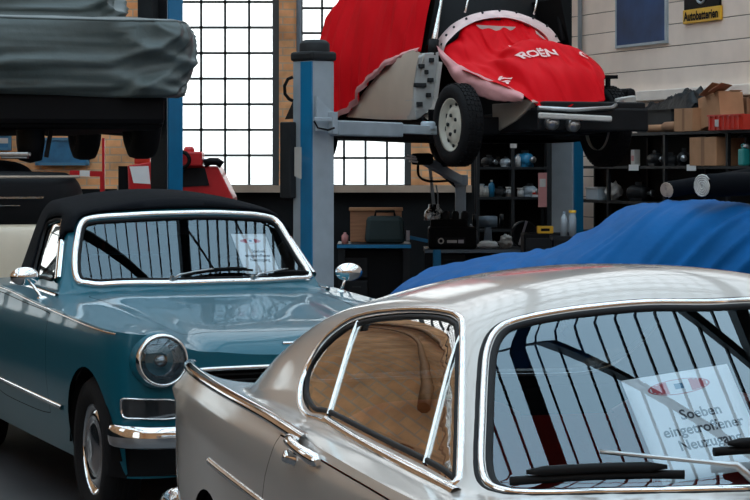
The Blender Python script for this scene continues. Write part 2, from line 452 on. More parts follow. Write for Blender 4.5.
def car_body(car, root, ol, up, off, zb, arches, paint, up_holes, side_holes=(), name='body', panels=()):
    """up(u,v): height of the upper skin; off(z,u): flank offset from outline; returns helpers"""
    def side(t, z):
        u, v, nu, nv = ol.at(t); o = off(z, u); return (u + nu * o, v + nv * o, z)
    def top(t):
        z = .9
        for _ in range(6): q = side(t, z); z = .5 * z + .5 * up(q[0], q[1])
        return z
    N = 260
    ts = [-ol.S + 2 * ol.S * i / N for i in range(N + 1)]
    tz = {round(t, 6): top(t) for t in ts}
    sh = [side(t, tz[round(t, 6)]) for t in ts]
    upsk = Skin(lambda u, v: (u, v, up(u, v))); sdsk = Skin(lambda t, z: side(t, z), flip=True)
    sb = Shell(car.tr, .018)
    outer = [(q[0], q[1]) for q in sh[:-1]]
    outer = [p for i, p in enumerate(outer) if math.hypot(p[0] - outer[i - 1][0], p[1] - outer[i - 1][1]) > 1e-4]
    sb.piece(upsk, outer, [list(h) for h in up_holes], .035, mirror=False, lm=1, sy=.02)
    # flank domain with the wheel arches notched out
    bottom = []; marks = []
    for uc, zc, r in arches:
        for sg in (-1, 1): marks.append((sg * ol.s_of(uc), zc, r))
    marks.sort()
    bt = []; t = -ol.S
    for tc, zc, r in marks:
        a0 = math.asin(max(-1, min(1, (zb - zc) / r))); half = r * math.cos(a0)
        while t < tc - half - .03: bt.append((t, zb)); t += .05
        for k in range(25):
            an = PI - a0 - (PI - 2 * a0) * k / 24
            bt.append((tc + r * math.cos(an), zc + r * math.sin(an)))
        t = tc + half + .03
    while t < ol.S - .02: bt.append((t, zb)); t += .05
    bt.append((ol.S, zb))
    dom = bt + [(t, tz[round(t, 6)]) for t in ts[::-1]]
    sb.piece(sdsk, dom, [list(h) for h in side_holes], .035, mirror=False, lm=1, sy=.03)
    body = sb.build(name, [paint, 'dark_trim'], root)
    # floor pan and wheel wells
    fl = MB(); o = [side(t, zb) for t in ts[::4]]
    fl.add([car.L(q[0], q[1] * .97, zb + .01) for q in o], [list(range(len(o)))])
    for uc, zc, r in arches:
        for sg in (-1, 1):
            v1 = .80; v0 = .50
            fl.grid(lambda a, b: car.L(uc + (r + .005) * math.cos(PI * a), sg * (v0 + (v1 - v0) * b), zc + (r + .005) * math.sin(PI * a)), 16, 2)
            fl.add([car.L(uc + (r + .01) * math.cos(PI * k / 16), sg * v0, zc + (r + .01) * math.sin(PI * k / 16)) for k in range(17)], [list(range(17))])
    fl.build('floor_pan', 'dark_trim', root)
    return upsk, sdsk, side, top, ts

def panel(car, root, name, sk, poly, mats, gap=.004, off=0., step=.035, sy=None, liner=.015):
    sb = Shell(car.tr, liner)
    sb.piece(sk, inset(poly, gap), [], step, off=off, mirror=False, lm=1, sy=sy)
    return sb.build(name, mats, root)
def glass(car, root, name, sk, poly, grow=.006, mats=('glass',), off=-.006):
    sb = Shell(car.tr, 0)
    sb.piece(sk, inset(poly, -grow), [], .03, off=off, mirror=False, sy=.02)
    return sb.build(name, mats, root)
def loop3(car, sk, poly, off=0.):
    P = []; N = []
    for a, b in poly:
        p = sk.p(a, b); n = sk.n(a, b); P.append(Vector(car.tr(*(p + n * off)))); N.append(Vector(car.tr(*n, True)))
    return P, N
def smooth_loop(pts, n=5):
    return [(p.x, p.y) for p in catmull([(a, b, 0) for a, b in pts], n, True)]

def car_wheel(car, root, u, v, zc, r, w, hub, rim_mat='chrome'):
    """tyre with rim and domed hub cap; outer face towards +|v|"""
    sg = 1 if v > 0 else -1; ax = Vector(car.tr(0, sg, 0, True)); c = car.L(u, v, zc)
    m = MB(); h = w / 2
    m.lathe([(r * .62, -h * .8), (r * .75, -h), (r * .93, -h * .95), (r, -h * .6), (r, h * .6), (r * .93, h * .95), (r * .75, h), (r * .62, h * .75)], c, ax, 40)
    for k in (-.3, 0, .3): m.lathe([(r + .001, h * (k - .08)), (r + .004, h * (k - .06)), (r + .004, h * (k + .06)), (r + .001, h * (k + .08))], c, ax, 40)
    t = m.build('wheel', 'tyre', root)
    m = MB(); m.lathe([(r * .62, -h * .7), (r * .63, h * .74), (r * .66, h * .80), (r * .60, h * .62), (r * .5, h * .35), (.01, h * .3)], c, ax, 40); m.build('rim', rim_mat, t)
    m = MB(); m.lathe([(r * .56, h * .5), (r * .54, h * .62), (r * .42, h * .78), (r * .40, h * .70), (r * .34, h * .72), (r * .18, h * 1.0), (r * .12, h * .92), (0.002, h * .98)], c, ax, 40); m.build('hub_cap', hub, t)
    return t

# ------------------------------------------------------------------ silver fastback coupe (nearest car)
SV = Car((.0638, 7.2584), -1.28046, 1)
silver = thing('coupe_car', 'silver grey two-door coupe with tail fins and chrome mouldings, nearest the camera', 'car', (*SV.o, 0), SV.h)
ol_s = Outline([(0, 0), (0, .3), (.0, .52), (.02, .64), (.06, .715), (.2, .775), (.5, .815), (1.0, .842), (1.6, .847), (2.4, .845), (3.0, .84), (3.6, .81), (4.0, .745), (4.25, .6), (4.36, .4), (4.4, .2), (4.4, 0)])
zc_s = pchip([(0, .80), (.12, .85), (.4, .868), (.9, .882), (1.4, .892), (2.4, .895), (2.95, .895), (3.4, .88), (3.9, .83), (4.2, .77), (4.4, .68)])
ze_s = pchip([(0, .935), (.08, .937), (.9, .925), (1.5, .916), (2.04, .898), (2.6, .885), (3.2, .88), (3.8, .85), (4.2, .785), (4.4, .69)])
ve_s = pchip([(0, .66), (.06, .70), (.2, .74), (.5, .775), (1, .80), (2, .805), (3, .80), (3.8, .74), (4.2, .62), (4.4, .45)])
R_s = pchip([(.6, 1.10), (1.0, 1.20), (1.35, 1.262), (1.7, 1.292), (2.05, 1.302), (2.3, 1.292), (2.7, 1.25)])
def up_s(u, v):
    a = abs(v); p = 8 - 4.5 * sstep(1.2, 3.0, u)
    ze, zc = ze_s(u), zc_s(u)
    deck = zc + (ze - zc) * min(1., a / ve_s(u)) ** p
    n = .20 * max(0, 1.25 - u) ** 2
    sd = .9 + (.708 - a - n) / .5
    ws = .9 + (2.985 - .5 * v * v - u) / 1.85
    rf = R_s(u) - .10 * (v / .55) ** 2 if u > .6 else 1.10 - (.6 - u) * .45 - .1 * (v / .55) ** 2
    rr = 1.255 - (1.32 - u) * .44 - .10 * v * v
    g = smin(smin(sd, rf, .09), smin(ws, rr, .05), .06)
    return smax(deck, max(g, deck - .3), .03)
_so = pchip([(.18, -.10), (.3, -.05), (.45, -.018), (.62, 0), (.76, 0), (.85, -.012), (.905, -.034), (.94, -.05)])
def off_s(z, u):
    k = sstep(0, .5, u); lo = .06 * (1 - k) * max(0, .8 - z)
    return _so(z) - lo + (.03 * math.exp(-((z - .85) / .03) ** 2) - .02 * math.exp(-((z - .74) / .05) ** 2)) * sstep(.35, .05, u)
win_px = [(303, 398), (305, 375), (317, 352), (335, 333), (357, 320), (400, 313), (440, 314), (455, 319), (459, 330), (458, 400), (456, 470), (454, 481), (446, 478), (425, 466), (375, 441), (326, 416), (311, 412)]
sw = smooth_loop([SV.on(a, b, up_s) for a, b in win_px], 4)
swm = [(u, -v) for u, v in sw]
wl = [SV.on(a, b, up_s) for a, b in [(487, 470), (487, 420), (489, 370), (492, 348), (500, 332), (516, 323), (560, 314), (600, 309), (650, 305)]]
half = wl + [(wl[-1][0] + .012, 0.0)]
lower = [(2.975, 0), (2.965, .15), (2.93, .32), (2.88, .47), (2.835, .58), (2.79, .635)]
full = [(u, v) for u, v in lower[::-1][0:0]]
ring = half + [(u, -v) for u, v in wl[::-1]] + [(u, -v) for u, v in lower[::-1]] + lower[1:]
wind_s = smooth_loop(ring, 4)
rw = [(1.20, 0), (1.19, .25), (1.15, .40), (1.08, .47), (.85, .50), (.66, .48), (.58, .40), (.55, .2), (.545, 0)]
rear_s = smooth_loop(rw + [(u, -v) for u, v in rw[-2:0:-1]], 4)
hood_s = smooth_loop([(3.10, 0), (3.09, .4), (3.05, .56), (3.2, .58), (3.7, .52), (4.1, .42), (4.2, .3), (4.24, 0), (4.2, -.3), (4.1, -.42), (3.7, -.52), (3.2, -.58), (3.05, -.56), (3.09, -.4)], 5)
trunk_s = smooth_loop([(.10, 0), (.11, .4), (.14, .52), (.3, .55), (.40, .5), (.42, .3), (.43, 0), (.42, -.3), (.40, -.5), (.3, -.55), (.14, -.52), (.11, -.4)], 5)
s_ = ol_s.s_of
def door_loop(u0, u1, tilt, z0, z1a, z1b, sg=1):
    base = [(u0, z0 + .05), (u0 + .0, .55), (u0 + tilt * .35, .72), (u0 + tilt * .75, .83), (u0 + tilt, z1a - .012), (u0 + tilt + .05, z1a - .004),
            ((u0 + u1) / 2, (z1a + z1b) / 2 - .004), (u1 - .05, z1b - .004), (u1 - .01, z1b - .015), (u1 + .01, .7), (u1, .5), (u1 - .03, z0 + .05), (u1 - .08, z0), ((u0 + u1) / 2, z0), (u0 + .05, z0)]
    return smooth_loop([(sg * s_(u), z) for u, z in base], 4)
door_s = [door_loop(1.60, 2.74, .12, .30, .893, .868, sg) for sg in (1, -1)]
upsk, sdsk, side_s, top_s, ts_s = car_body(SV, silver, ol_s, up_s, off_s, .22, [(.98, .30, .35), (3.43, .30, .35)], 'silver_paint',
                                          [sw, swm, wind_s, rear_s, hood_s, trunk_s], door_s)
for k, d in enumerate(door_s): panel(SV, silver, 'door', sdsk, d, ['silver_paint', 'dark_trim'])
panel(SV, silver, 'hood', upsk, hood_s, ['silver_paint', 'dark_trim']); panel(SV, silver, 'trunk_lid', upsk, trunk_s, ['silver_paint', 'dark_trim'])
glass(SV, silver, 'windscreen', upsk, wind_s); glass(SV, silver, 'rear_window', upsk, rear_s)
for poly, sg in ((sw, 1), (swm, -1)):
    w = glass(SV, silver, 'side_window', upsk, poly, mats=('side_glass',))
    m = MB(); P, N = loop3(SV, upsk, inset(poly, -.008)); strip(m, P, N, .017, .010, closed=True); m.build('window_trim', 'chrome', silver)
    m = MB(); P, N = loop3(SV, upsk, inset(poly, .006), -.004); strip(m, P, N, .014, .006, closed=True); m.build('window_seal', 'rubber', silver)
    for (a, b), wd in (((SV.on(357, 321, up_s), SV.on(327, 414, up_s)), .0095), ((SV.on(459, 336, up_s), SV.on(423, 463, up_s)), .0095)):
        pts = [(a[0] + (b[0] - a[0]) * k / 8, sg * (a[1] + (b[1] - a[1]) * k / 8)) for k in range(9)]
        m = MB(); P, N = loop3(SV, upsk, pts, -.004); strip(m, P, N, wd, .008); m.build('window_bar', 'worn_chrome', silver)
m = MB(); P, N = loop3(SV, upsk, inset(wind_s, -.010)); strip(m, P, N, .015, .010, closed=True); m.build('windscreen_trim', 'chrome', silver)
m = MB(); P, N = loop3(SV, upsk, inset(wind_s, .004), -.004); strip(m, P, N, .020, .007, closed=True); P, N = loop3(SV, upsk, inset(wind_s, -.0215), -.001); strip(m, P, N, .011, .005, closed=True); m.build('windscreen_seal', 'rubber', silver)
m = MB(); P, N = loop3(SV, upsk, inset(rear_s, -.01)); strip(m, P, N, .024, .012, closed=True); m.build('rear_window_trim', 'chrome', silver)
for sg in (1, -1):
    # chrome moulding along the crest of the fin
    tt = [sg * (s_(.10) + (s_(1.93) - s_(.10)) * k / 30) for k in range(31)]
    P = []; N = []
    for t in tt:
        q = side_s(t, top_s(t)); n = sdsk.n(t, q[2] - .01); nn = (n * .55 + np.array((0, 0, .8)))
        P.append(Vector(SV.tr(*q))); N.append(Vector(SV.tr(*nn, True)).normalized())
    m = MB(); strip(m, P, N, .034, .014); m.build('fin_moulding', 'chrome', silver)
    # belt moulding under the side glass
    a, b = SV.on(325, 420, up_s), SV.on(456, 492, up_s)
    pts = [(a[0] + (b[0] - a[0]) * k / 12, sg * (a[1] + (b[1] - a[1]) * k / 12 + .004 * math.sin(PI * k / 12))) for k in range(13)]
    m = MB(); P, N = loop3(SV, upsk, pts, -.001); strip(m, P, N, .026, .012); m.build('belt_moulding', 'chrome', silver)
    # flank moulding
    pts = [(sg * s_(1.02 + 1.68 * k / 24), .735 - .06 * k / 24) for k in range(25)]
    m = MB(); P, N = loop3(SV, sdsk, pts, .001); strip(m, P, N, .022, .010); m.build('flank_moulding', 'worn_chrome', silver)
    # door handle: base plate, grip, push button
    zt = top_s(sg * s_(2.0)) - .010
    P = [Vector(SV.tr(*(sdsk.p(sg * s_(1.86 + .26 * k / 10), zt - .002 * k) + sdsk.n(sg * s_(1.95), zt) * (.006 + .028 * math.sin(PI * min(1, k / 9))**.7)))) for k in range(11)]
    m = MB(); m.tube(P, [.012, .016, .016, .014, .013, .013, .013, .014, .016, .017, .008], 8); h = m.build('door_handle', 'chrome', silver)
    q = sdsk.p(sg * s_(1.91), zt - .035); n = sdsk.n(sg * s_(1.91), zt - .03)
    m = MB(); m.lathe([(.001, .030), (.013, .028), (.016, .02), (.016, 0), (.022, -.004)], SV.tr(*q), SV.tr(*n, True), 14); m.build('push_button', 'chrome', h)
# bumpers
for end in (0, 1):
    ctl = [(.30, .80), (.15, .79), (.02, .75), (-.05, .66), (-.08, .5), (-.09, 0)] if not end else [(4.05, .80), (4.3, .68), (4.44, .45), (4.48, 0)]
    hp = catmull([(a, b, 0) for a, b in ctl], 8); hp = [(p.x, p.y) for p in hp]; full = hp + [(u, -v) for u, v in hp[-2::-1]]
    m = MB(); vs = []
    m.grid(lambda a, b: (lambda q, an: SV.L(q[0] + (-1 if not end else 1) * .025 * math.cos(an) * (1 if abs(q[1]) < .7 else .3), q[1] + (.025 * math.cos(an) if abs(q[1]) >= .7 else 0) * (1 if q[1] > 0 else -1), .46 + .055 * math.sin(an)))(full[int(round(a * (len(full) - 1)))], 2 * PI * b), len(full) - 1, 12)
    bp = m.build('bumper', 'chrome', silver)
    for sg in (1, -1):
        uu, vv = ((-.05, .63) if not end else (4.44, .45))
        m = MB(); m.lathe([(.002, -.12), (.03, -.11), (.042, -.05), (.042, .05), (.03, .11), (.002, .125)], SV.L(uu, sg * vv, .47), (0, 0, 1), 14); m.build('overrider', 'chrome', bp)
for sg in (1, -1):
    m = MB(); m.lathe([(.04, 0), (.042, .02), (.03, .045), (.002, .055)], SV.L(.02, sg * .60, .80), SV.tr(-1, 0, 0, True), 16); m.build('tail_lamp', 'red_plastic', silver)
    m = MB(); m.lathe([(.10, -.05), (.105, .02), (.09, .035)], SV.L(4.28, sg * .57, .66), SV.tr(1, 0, 0, True), 24); m.lathe([(.09, .03), (.05, .05), (.002, .055)], SV.L(4.28, sg * .57, .66), SV.tr(1, 0, 0, True), 24); m.build('headlamp', 'chrome', silver)
for u in (.98, 3.43):
    for sg in (1, -1): car_wheel(SV, silver, u, sg * .70, .31, .31, .165, 'hubcap')
# cabin
def seat(car, root, u, v, col, fwd):
    m = MB(); f = fwd
    P = lambda du, dv, z: car.L(u + f * du, v + dv, z)
    m.grid(lambda a, b: P(-.25 + .5 * a, -.24 + .48 * b, .42 + .06 * math.sin(PI * a) ** .4 * math.sin(PI * b) ** .4 + .05 * a), 10, 10)
    m.grid(lambda a, b: P(-.24 - .16 * a - .05 * math.sin(PI * b) ** .4, -.23 + .46 * b, .42 + .50 * a - .04 * abs(2 * b - 1) ** 4 * a), 10, 10)
    m.grid(lambda a, b: P(-.30 - .16 * a, -.23 + .46 * b, .40 + .50 * a - .04 * abs(2 * b - 1) ** 4 * a), 10, 10)
    m.grid(lambda a, b: P(-.24 - .16 - .06 * a, -.23 + .46 * b, .92 + .02 * math.sin(PI * a) - .04 * abs(2 * b - 1) ** 4), 4, 10)
    return m.build('seat', col, root)
seat(SV, silver, 1.95, .36, 'seat_red', 1); seat(SV, silver, 1.95, -.36, 'seat_red', 1)
m = MB(); m.grid(lambda a, b: SV.L(1.30 - .12 * math.sin(a * 2), -.60 + 1.2 * b, .40 + .45 * a), 8, 8); m.grid(lambda a, b: SV.L(1.3 + .35 * a, -.6 + 1.2 * b, .44), 4, 8); m.build('rear_bench', 'seat_red', silver)
m = MB(); m.grid(lambda a, b: SV.L(2.72 + .22 * a - .05 * (2 * b - 1) ** 2, -.62 + 1.24 * b, .845 + .02 * a), 6, 10); m.grid(lambda a, b: SV.L(2.72 - .05 * (2 * b - 1) ** 2, -.62 + 1.24 * b, .60 + .245 * a), 4, 10); m.build('dashboard', 'dark_trim', silver)
def torus(mb, c, ax, R, r, n=28, m=0):
    ax = Vector(ax).normalized(); e1 = ax.orthogonal().normalized(); e2 = ax.cross(e1)
    mb.tube([Vector(c) + (e1 * math.cos(2 * PI * k / n) + e2 * math.sin(2 * PI * k / n)) * R for k in range(n)], r, 8, m, closed=True)
m = MB(); c = SV.L(2.50, -.36, .82); ax = SV.tr(-.9, 0, .45, True); torus(m, c, ax, .19, .012); e = Vector(ax).orthogonal().normalized()
m.tube([c + e * .19, c, c - e * .19], .009); m.tube([c, SV.L(2.72, -.36, .72)], .02); m.build('steering_wheel', 'rubber', silver)
# wipers on the silver windscreen
def wiper(car, root, sk, blade, arm, gr=1.0, chrome=True):
    """blade: two plan points; arm: pivot, joint on blade"""
    a, b = blade; pts = [(a[0] + (b[0] - a[0]) * k / 10, a[1] + (b[1] - a[1]) * k / 10) for k in range(11)]
    P, N = loop3(car, sk, pts, .010 * gr); m = MB(); m.tube([p for p in P], .0065 * gr, 6); P2, _ = loop3(car, sk, pts[1:-1], .022 * gr); m.tube(P2, [.003 * gr] + [.007 * gr] * (len(P2) - 2) + [.003 * gr], 6)
    w = m.build('wiper', 'rubber', root)
    p, j = arm; pts = [(p[0] + (j[0] - p[0]) * k / 6, p[1] + (j[1] - p[1]) * k / 6) for k in range(7)]
    P, N = loop3(car, sk, pts, .034 * gr); P[0] -= Vector(N[0]) * .028 * gr
    m = MB(); m.tube(P, [.007 * gr, .006 * gr] + [.0032 * gr] * 5, 6); m.lathe([(.014 * gr, -.01), (.014 * gr, .02 * gr), (.006 * gr, .03 * gr)], P[0], N[0], 12); m.build('wiper_arm', 'steel', w)
on = lambda x, y: SV.on(x, y, up_s)
wiper(SV, silver, upsk, (on(510, 488), on(684, 481)), (on(762, 492), on(600, 472)), 1.5)
wiper(SV, silver, upsk, (on(713, 458), on(840, 456)), (on(880, 492), on(780, 452)), 1.5)

def display_sheet(label, corners, size, lines, emblem_col, lean, tag_group=None):
    """a printed A3 sheet standing behind a windscreen. corners: TL, TR, BR, BL world points"""
    TL, TR, BR, BL = [Vector(c) for c in corners]; c = (TL + TR + BR + BL) / 4
    ex = ((TR - TL) + (BR - BL)).normalized(); w = ((TR - TL).length + (BR - BL).length) / 2
    ey = ((TL - BL) + (TR - BR)); h = ey.length / 2; ey = (ey - ex * ey.dot(ex)).normalized(); n = ex.cross(ey)
    t = thing('display_sheet', label, 'sign', c - ey * h / 2)
    o = Vector(t.location); m = MB()
    q = lambda x, y, d=0.: c + ex * (x * w) + ey * (y * h) + n * d - o
    m.grid(lambda a, b: q(a - .5, b - .5, 0.), 8, 8); m.build('paper', 'paper', t, solid=.0012)
    k1 = text_mesh('eingetroffener', 1.0)[0]; k1 = .74 * w / (max(v.x for v in k1) - min(v.x for v in k1))
    def put(body, x, y, size, bold=0.):
        vs, fs = text_mesh(body, size, bold=bold); return [q(x + v.x / w, y + v.y / h, .0012) for v in vs], fs
    m = MB()
    for body, x, y, s in lines: m.add(*put(body, x, y, k1, .0008))
    m.build('lettering', 'ink', t)
    E = lambda rx, ry, d, f=lambda k: True: None
    m = MB(); n1 = 36; cx, cy, rx, ry = emblem_col
    ring = lambda r, d: [q(cx + rx * r * math.cos(2 * PI * k / n1), cy + ry * r * math.sin(2 * PI * k / n1), d) for k in range(n1)]
    m.add(ring(1, .0009), [list(range(n1))], 0); m.add(ring(.93, .0012), [list(range(n1))], 2)
    def patch(a0, a1, b0, b1, k, d): m.add([q(cx + rx * a0, cy + ry * b0, d), q(cx + rx * a1, cy + ry * b0, d), q(cx + rx * a1, cy + ry * b1, d), q(cx + rx * a0, cy + ry * b1, d)], [(0, 1, 2, 3)], k)
    for s_ in (-1, 1):
        for a0, a1, hh in ((.36, .50, .78), (.50, .64, .68), (.64, .78, .54), (.78, .88, .36)): patch(s_ * a0, s_ * a1, -hh, hh, 0, .0015)
    patch(-.14, .14, -.32, .42, 1, .0018)
    m.build('emblem', ['badge_red', 'badge_blue', 'badge_white'], t)
    return t
# sheet: a plane a little behind the glass
inside = lambda u, v: up_s(u, v) - .05
wt = lambda p: SV.world(p[0], p[1], p[2])
def pin(px, py, d=.05):
    p = SV.hit(px, py, lambda u, v, z: (z - (.9 + (2.985 - .5 * v * v - u) / 1.85) + d)); return SV.world(*p)
def square_corner(a, b, px, py):
    """point on the sight line through a pixel that makes a right angle at a"""
    e = Vector((0, 0, CAMH)); r = Vector(((px - 375) / FOC, 1, (HOR - py) / FOC)); return e + r * ((a - e).dot(b - a) / r.dot(b - a))
a, b = pin(621, 381), pin(727, 364); c_ = square_corner(a, b, 663, 485)
display_sheet('large white sheet with oval emblem leaning behind the silver coupe windscreen', (a, b, b + (c_ - a), c_), None,
              [('Soeben', .08, .09, .085), ('eingetroffener', .05, -.05, .085), ('Neuzugang', .06, -.19, .085)], (-.015, .36, .29, .072), 0)

# ------------------------------------------------------------------ teal cabriolet
TL_ = Car((-.29177, 9.34067), 1.942558 - PI, -1)
teal = thing('cabriolet_car', 'teal green cabriolet with closed black soft top and round headlamps, parked behind the silver coupe', 'car', (*TL_.o, 0), TL_.h)
ol_t = Outline([(.10, 0), (.10, .25), (.10, .42), (.085, .52), (.07, .62), (.085, .71), (.15, .775), (.32, .81), (.8, .828), (1.5, .837), (2.4, .84), (3.2, .83), (3.8, .79), (4.25, .72), (4.42, .58), (4.46, .3), (4.46, 0)])
zc_t = pchip([(.08, .715), (.12, .755), (.18, .795), (.28, .828), (.45, .852), (.7, .875), (1.0, .902), (1.45, .935), (1.7, .945), (2.4, .94), (3.4, .93), (4.0, .88), (4.46, .77)])
ze_t = pchip([(0, .82), (.15, .845), (.5, .858), (1.0, .88), (1.5, .90), (2.4, .935), (3.3, .91), (4.0, .86), (4.46, .78)])
ve_t = pchip([(0, .60), (.08, .66), (.15, .73), (.32, .78), (.8, .80), (1.5, .812), (2.4, .815), (3.2, .80), (3.8, .76), (4.25, .68), (4.46, .5)])
R_t = pchip([(1.6, 1.30), (1.88, 1.345), (2.1, 1.378), (2.5, 1.40), (3.0, 1.375), (3.35, 1.30), (3.7, 1.2)])
def up_t(u, v):
    a = abs(v); ze, zc = ze_t(u), zc_t(u)
    deck = zc + (ze - zc) * min(1., a / ve_t(u)) ** 2.5
    deck += (.022 * math.exp(-((a - .62) / .11) ** 2) - .022 * math.exp(-((a - .44) / .07) ** 2)) * sstep(1.5, .5, u) * sstep(.02, .2, u)
    sd = .95 + (.668 - a - .17 * max(0, u - 2.25) ** 1.5) / .36
    ws = .93 + (u - 1.50 - .35 * v * v) / 1.0
    rf = R_t(u) - .085 * (v / .55) ** 2
    rr = 1.33 - (u - 3.05) * .95 - .3 * v * v
    g = smin(smin(sd, rf, .10), smin(ws, rr, .06), .03)
    return smax(deck, max(g, deck - .3), .02)
_to = pchip([(.18, -.08), (.3, -.045), (.45, -.015), (.6, 0), (.74, 0), (.82, -.008), (.88, -.022), (.92, -.03), (.97, -.05)])
def off_t(z, u):
    f = sstep(.55, .1, u)      # the nose panel stays upright
    return _to(z) * (1 - .45 * f)
ont = lambda x, y: TL_.on(x, y, up_t, 8.)
wt_px = [(80, 277), (78, 262), (80, 242), (84, 226), (94, 221.5), (130, 219), (180, 217), (230, 217), (262, 219), (275, 223), (285, 238), (296, 256), (305, 271), (300, 275), (250, 278), (180, 280), (110, 281), (88, 280)]
wind_t = smooth_loop([ont(*p) for p in wt_px], 4)
sd_px = [(36, 272), (42, 246), (47, 228), (52, 224), (62, 222.5), (60, 240), (56, 268), (54, 276), (45, 274)]
swt = smooth_loop([ont(*p) for p in sd_px], 4); swtm = [(u, -v) for u, v in swt]
hood_t = smooth_loop([(.27, 0), (.275, .25), (.30, .40), (.38, .475), (.8, .53), (1.3, .565), (1.47, .57), (1.50, .5), (1.47, .25), (1.46, 0), (1.47, -.25), (1.50, -.5), (1.47, -.57), (1.3, -.565), (.8, -.53), (.38, -.475), (.30, -.40), (.275, -.25)], 4)
rear_t = smooth_loop([(3.14, 0), (3.15, .22), (3.18, .30), (3.29, .32), (3.33, .22), (3.34, 0), (3.33, -.22), (3.29, -.32), (3.18, -.30), (3.15, -.22)], 4)
st = ol_t.s_of
def tdoor(sg):
    b = [(1.22, .45), (1.225, .7), (1.23, .84), (1.26, .868), (1.8, .886), (2.32, .905), (2.36, .88), (2.37, .7), (2.33, .45), (2.28, .40), (1.8, .39), (1.27, .40)]
    return smooth_loop([(sg * st(u), z) for u, z in b], 4)
doors_t = [tdoor(1), tdoor(-1)]
# grille opening in the nose, in (arc length, height)
gr = [(a, b) for a, b in [(-.46, .685), (-.2, .69), (.2, .69), (.46, .685), (.475, .67), (.47, .55), (.44, .52), (0, .51), (-.44, .52), (-.47, .55), (-.475, .67)]]
gr = smooth_loop(gr, 3)
lo_t = smooth_loop([(-.76, .395), (-.4, .40), (.4, .40), (.76, .395), (.78, .38), (.78, .26), (.76, .248), (0, .247), (-.76, .248), (-.78, .26), (-.78, .38)], 3)  # nose cut-out for the black panel that paints the shadow below the bumper
upt, sdt, side_t, top_t, ts_t = car_body(TL_, teal, ol_t, up_t, off_t, .24, [(.53, .31, .365), (3.22, .31, .36)], 'teal_paint', [wind_t, swt, swtm, hood_t, rear_t], doors_t + [gr, lo_t])
for d in doors_t: panel(TL_, teal, 'door', sdt, d, ['teal_paint', 'dark_trim'])
panel(TL_, teal, 'hood', upt, hood_t, ['teal_paint', 'dark_trim'])
glass(TL_, teal, 'windscreen', upt, wind_t); glass(TL_, teal, 'rear_window', upt, rear_t)
# soft top: black cloth following the roof above the glass, 6 mm proud of the shell
def top_outline():
    fr = [ont(*p) for p in [(66, 224), (74, 216), (100, 211), (150, 207), (190, 206), (240, 207), (275, 211), (284, 216)]]
    h = [(u - .02, v) for u, v in fr]
    P = []
    k = 8
    left = [(1.95, .602), (2.1, .635), (2.35, .655), (2.45, .655), (2.8, .60), (3.05, .54), (3.25, .44), (3.38, .28), (3.42, 0)]
    front = [(1.87, .52), (1.83, .35), (1.81, .18), (1.80, 0)]
    a = front[::-1] + left
    return smooth_loop(a + [(u, -v) for u, v in a[-2:0:-1]], 4)
tp = top_outline()
sb = Shell(TL_.tr, 0); sb.piece(upt, tp, [inset(h, -.012) for h in (swt, swtm)] + [inset(rear_t, -.01), inset(wind_t, -.036)], .035, off=.008, mirror=False, sy=.015)
stp = sb.build('soft_top', ['soft_top'], teal)
md = stp.modifiers.new('solid', 'SOLIDIFY'); md.thickness = .012; md.offset = 1
m = MB()
for u0 in (2.0, 2.5, 3.0):
    P = []; N = []
    for k in range(25):
        v = (-.50 + 1.0 * k / 24) * (1 if u0 < 2.6 else .85); P.append(Vector(TL_.tr(*(upt.p(u0, v) + upt.n(u0, v) * .018)))); N.append(Vector(TL_.tr(*upt.n(u0, v), True)))
    strip(m, P, N, .02, .005)
m.build('roof_seam', 'soft_top', stp)
m = MB(); P, N = loop3(TL_, upt, inset(wind_t, -.016), .004); strip(m, P, N, .034, .016, closed=True); m.build('windscreen_frame', 'chrome', teal)
m = MB(); P, N = loop3(TL_, upt, inset(wind_t, .004), -.002); strip(m, P, N, .018, .010, closed=True); m.build('windscreen_seal', 'rubber', teal)
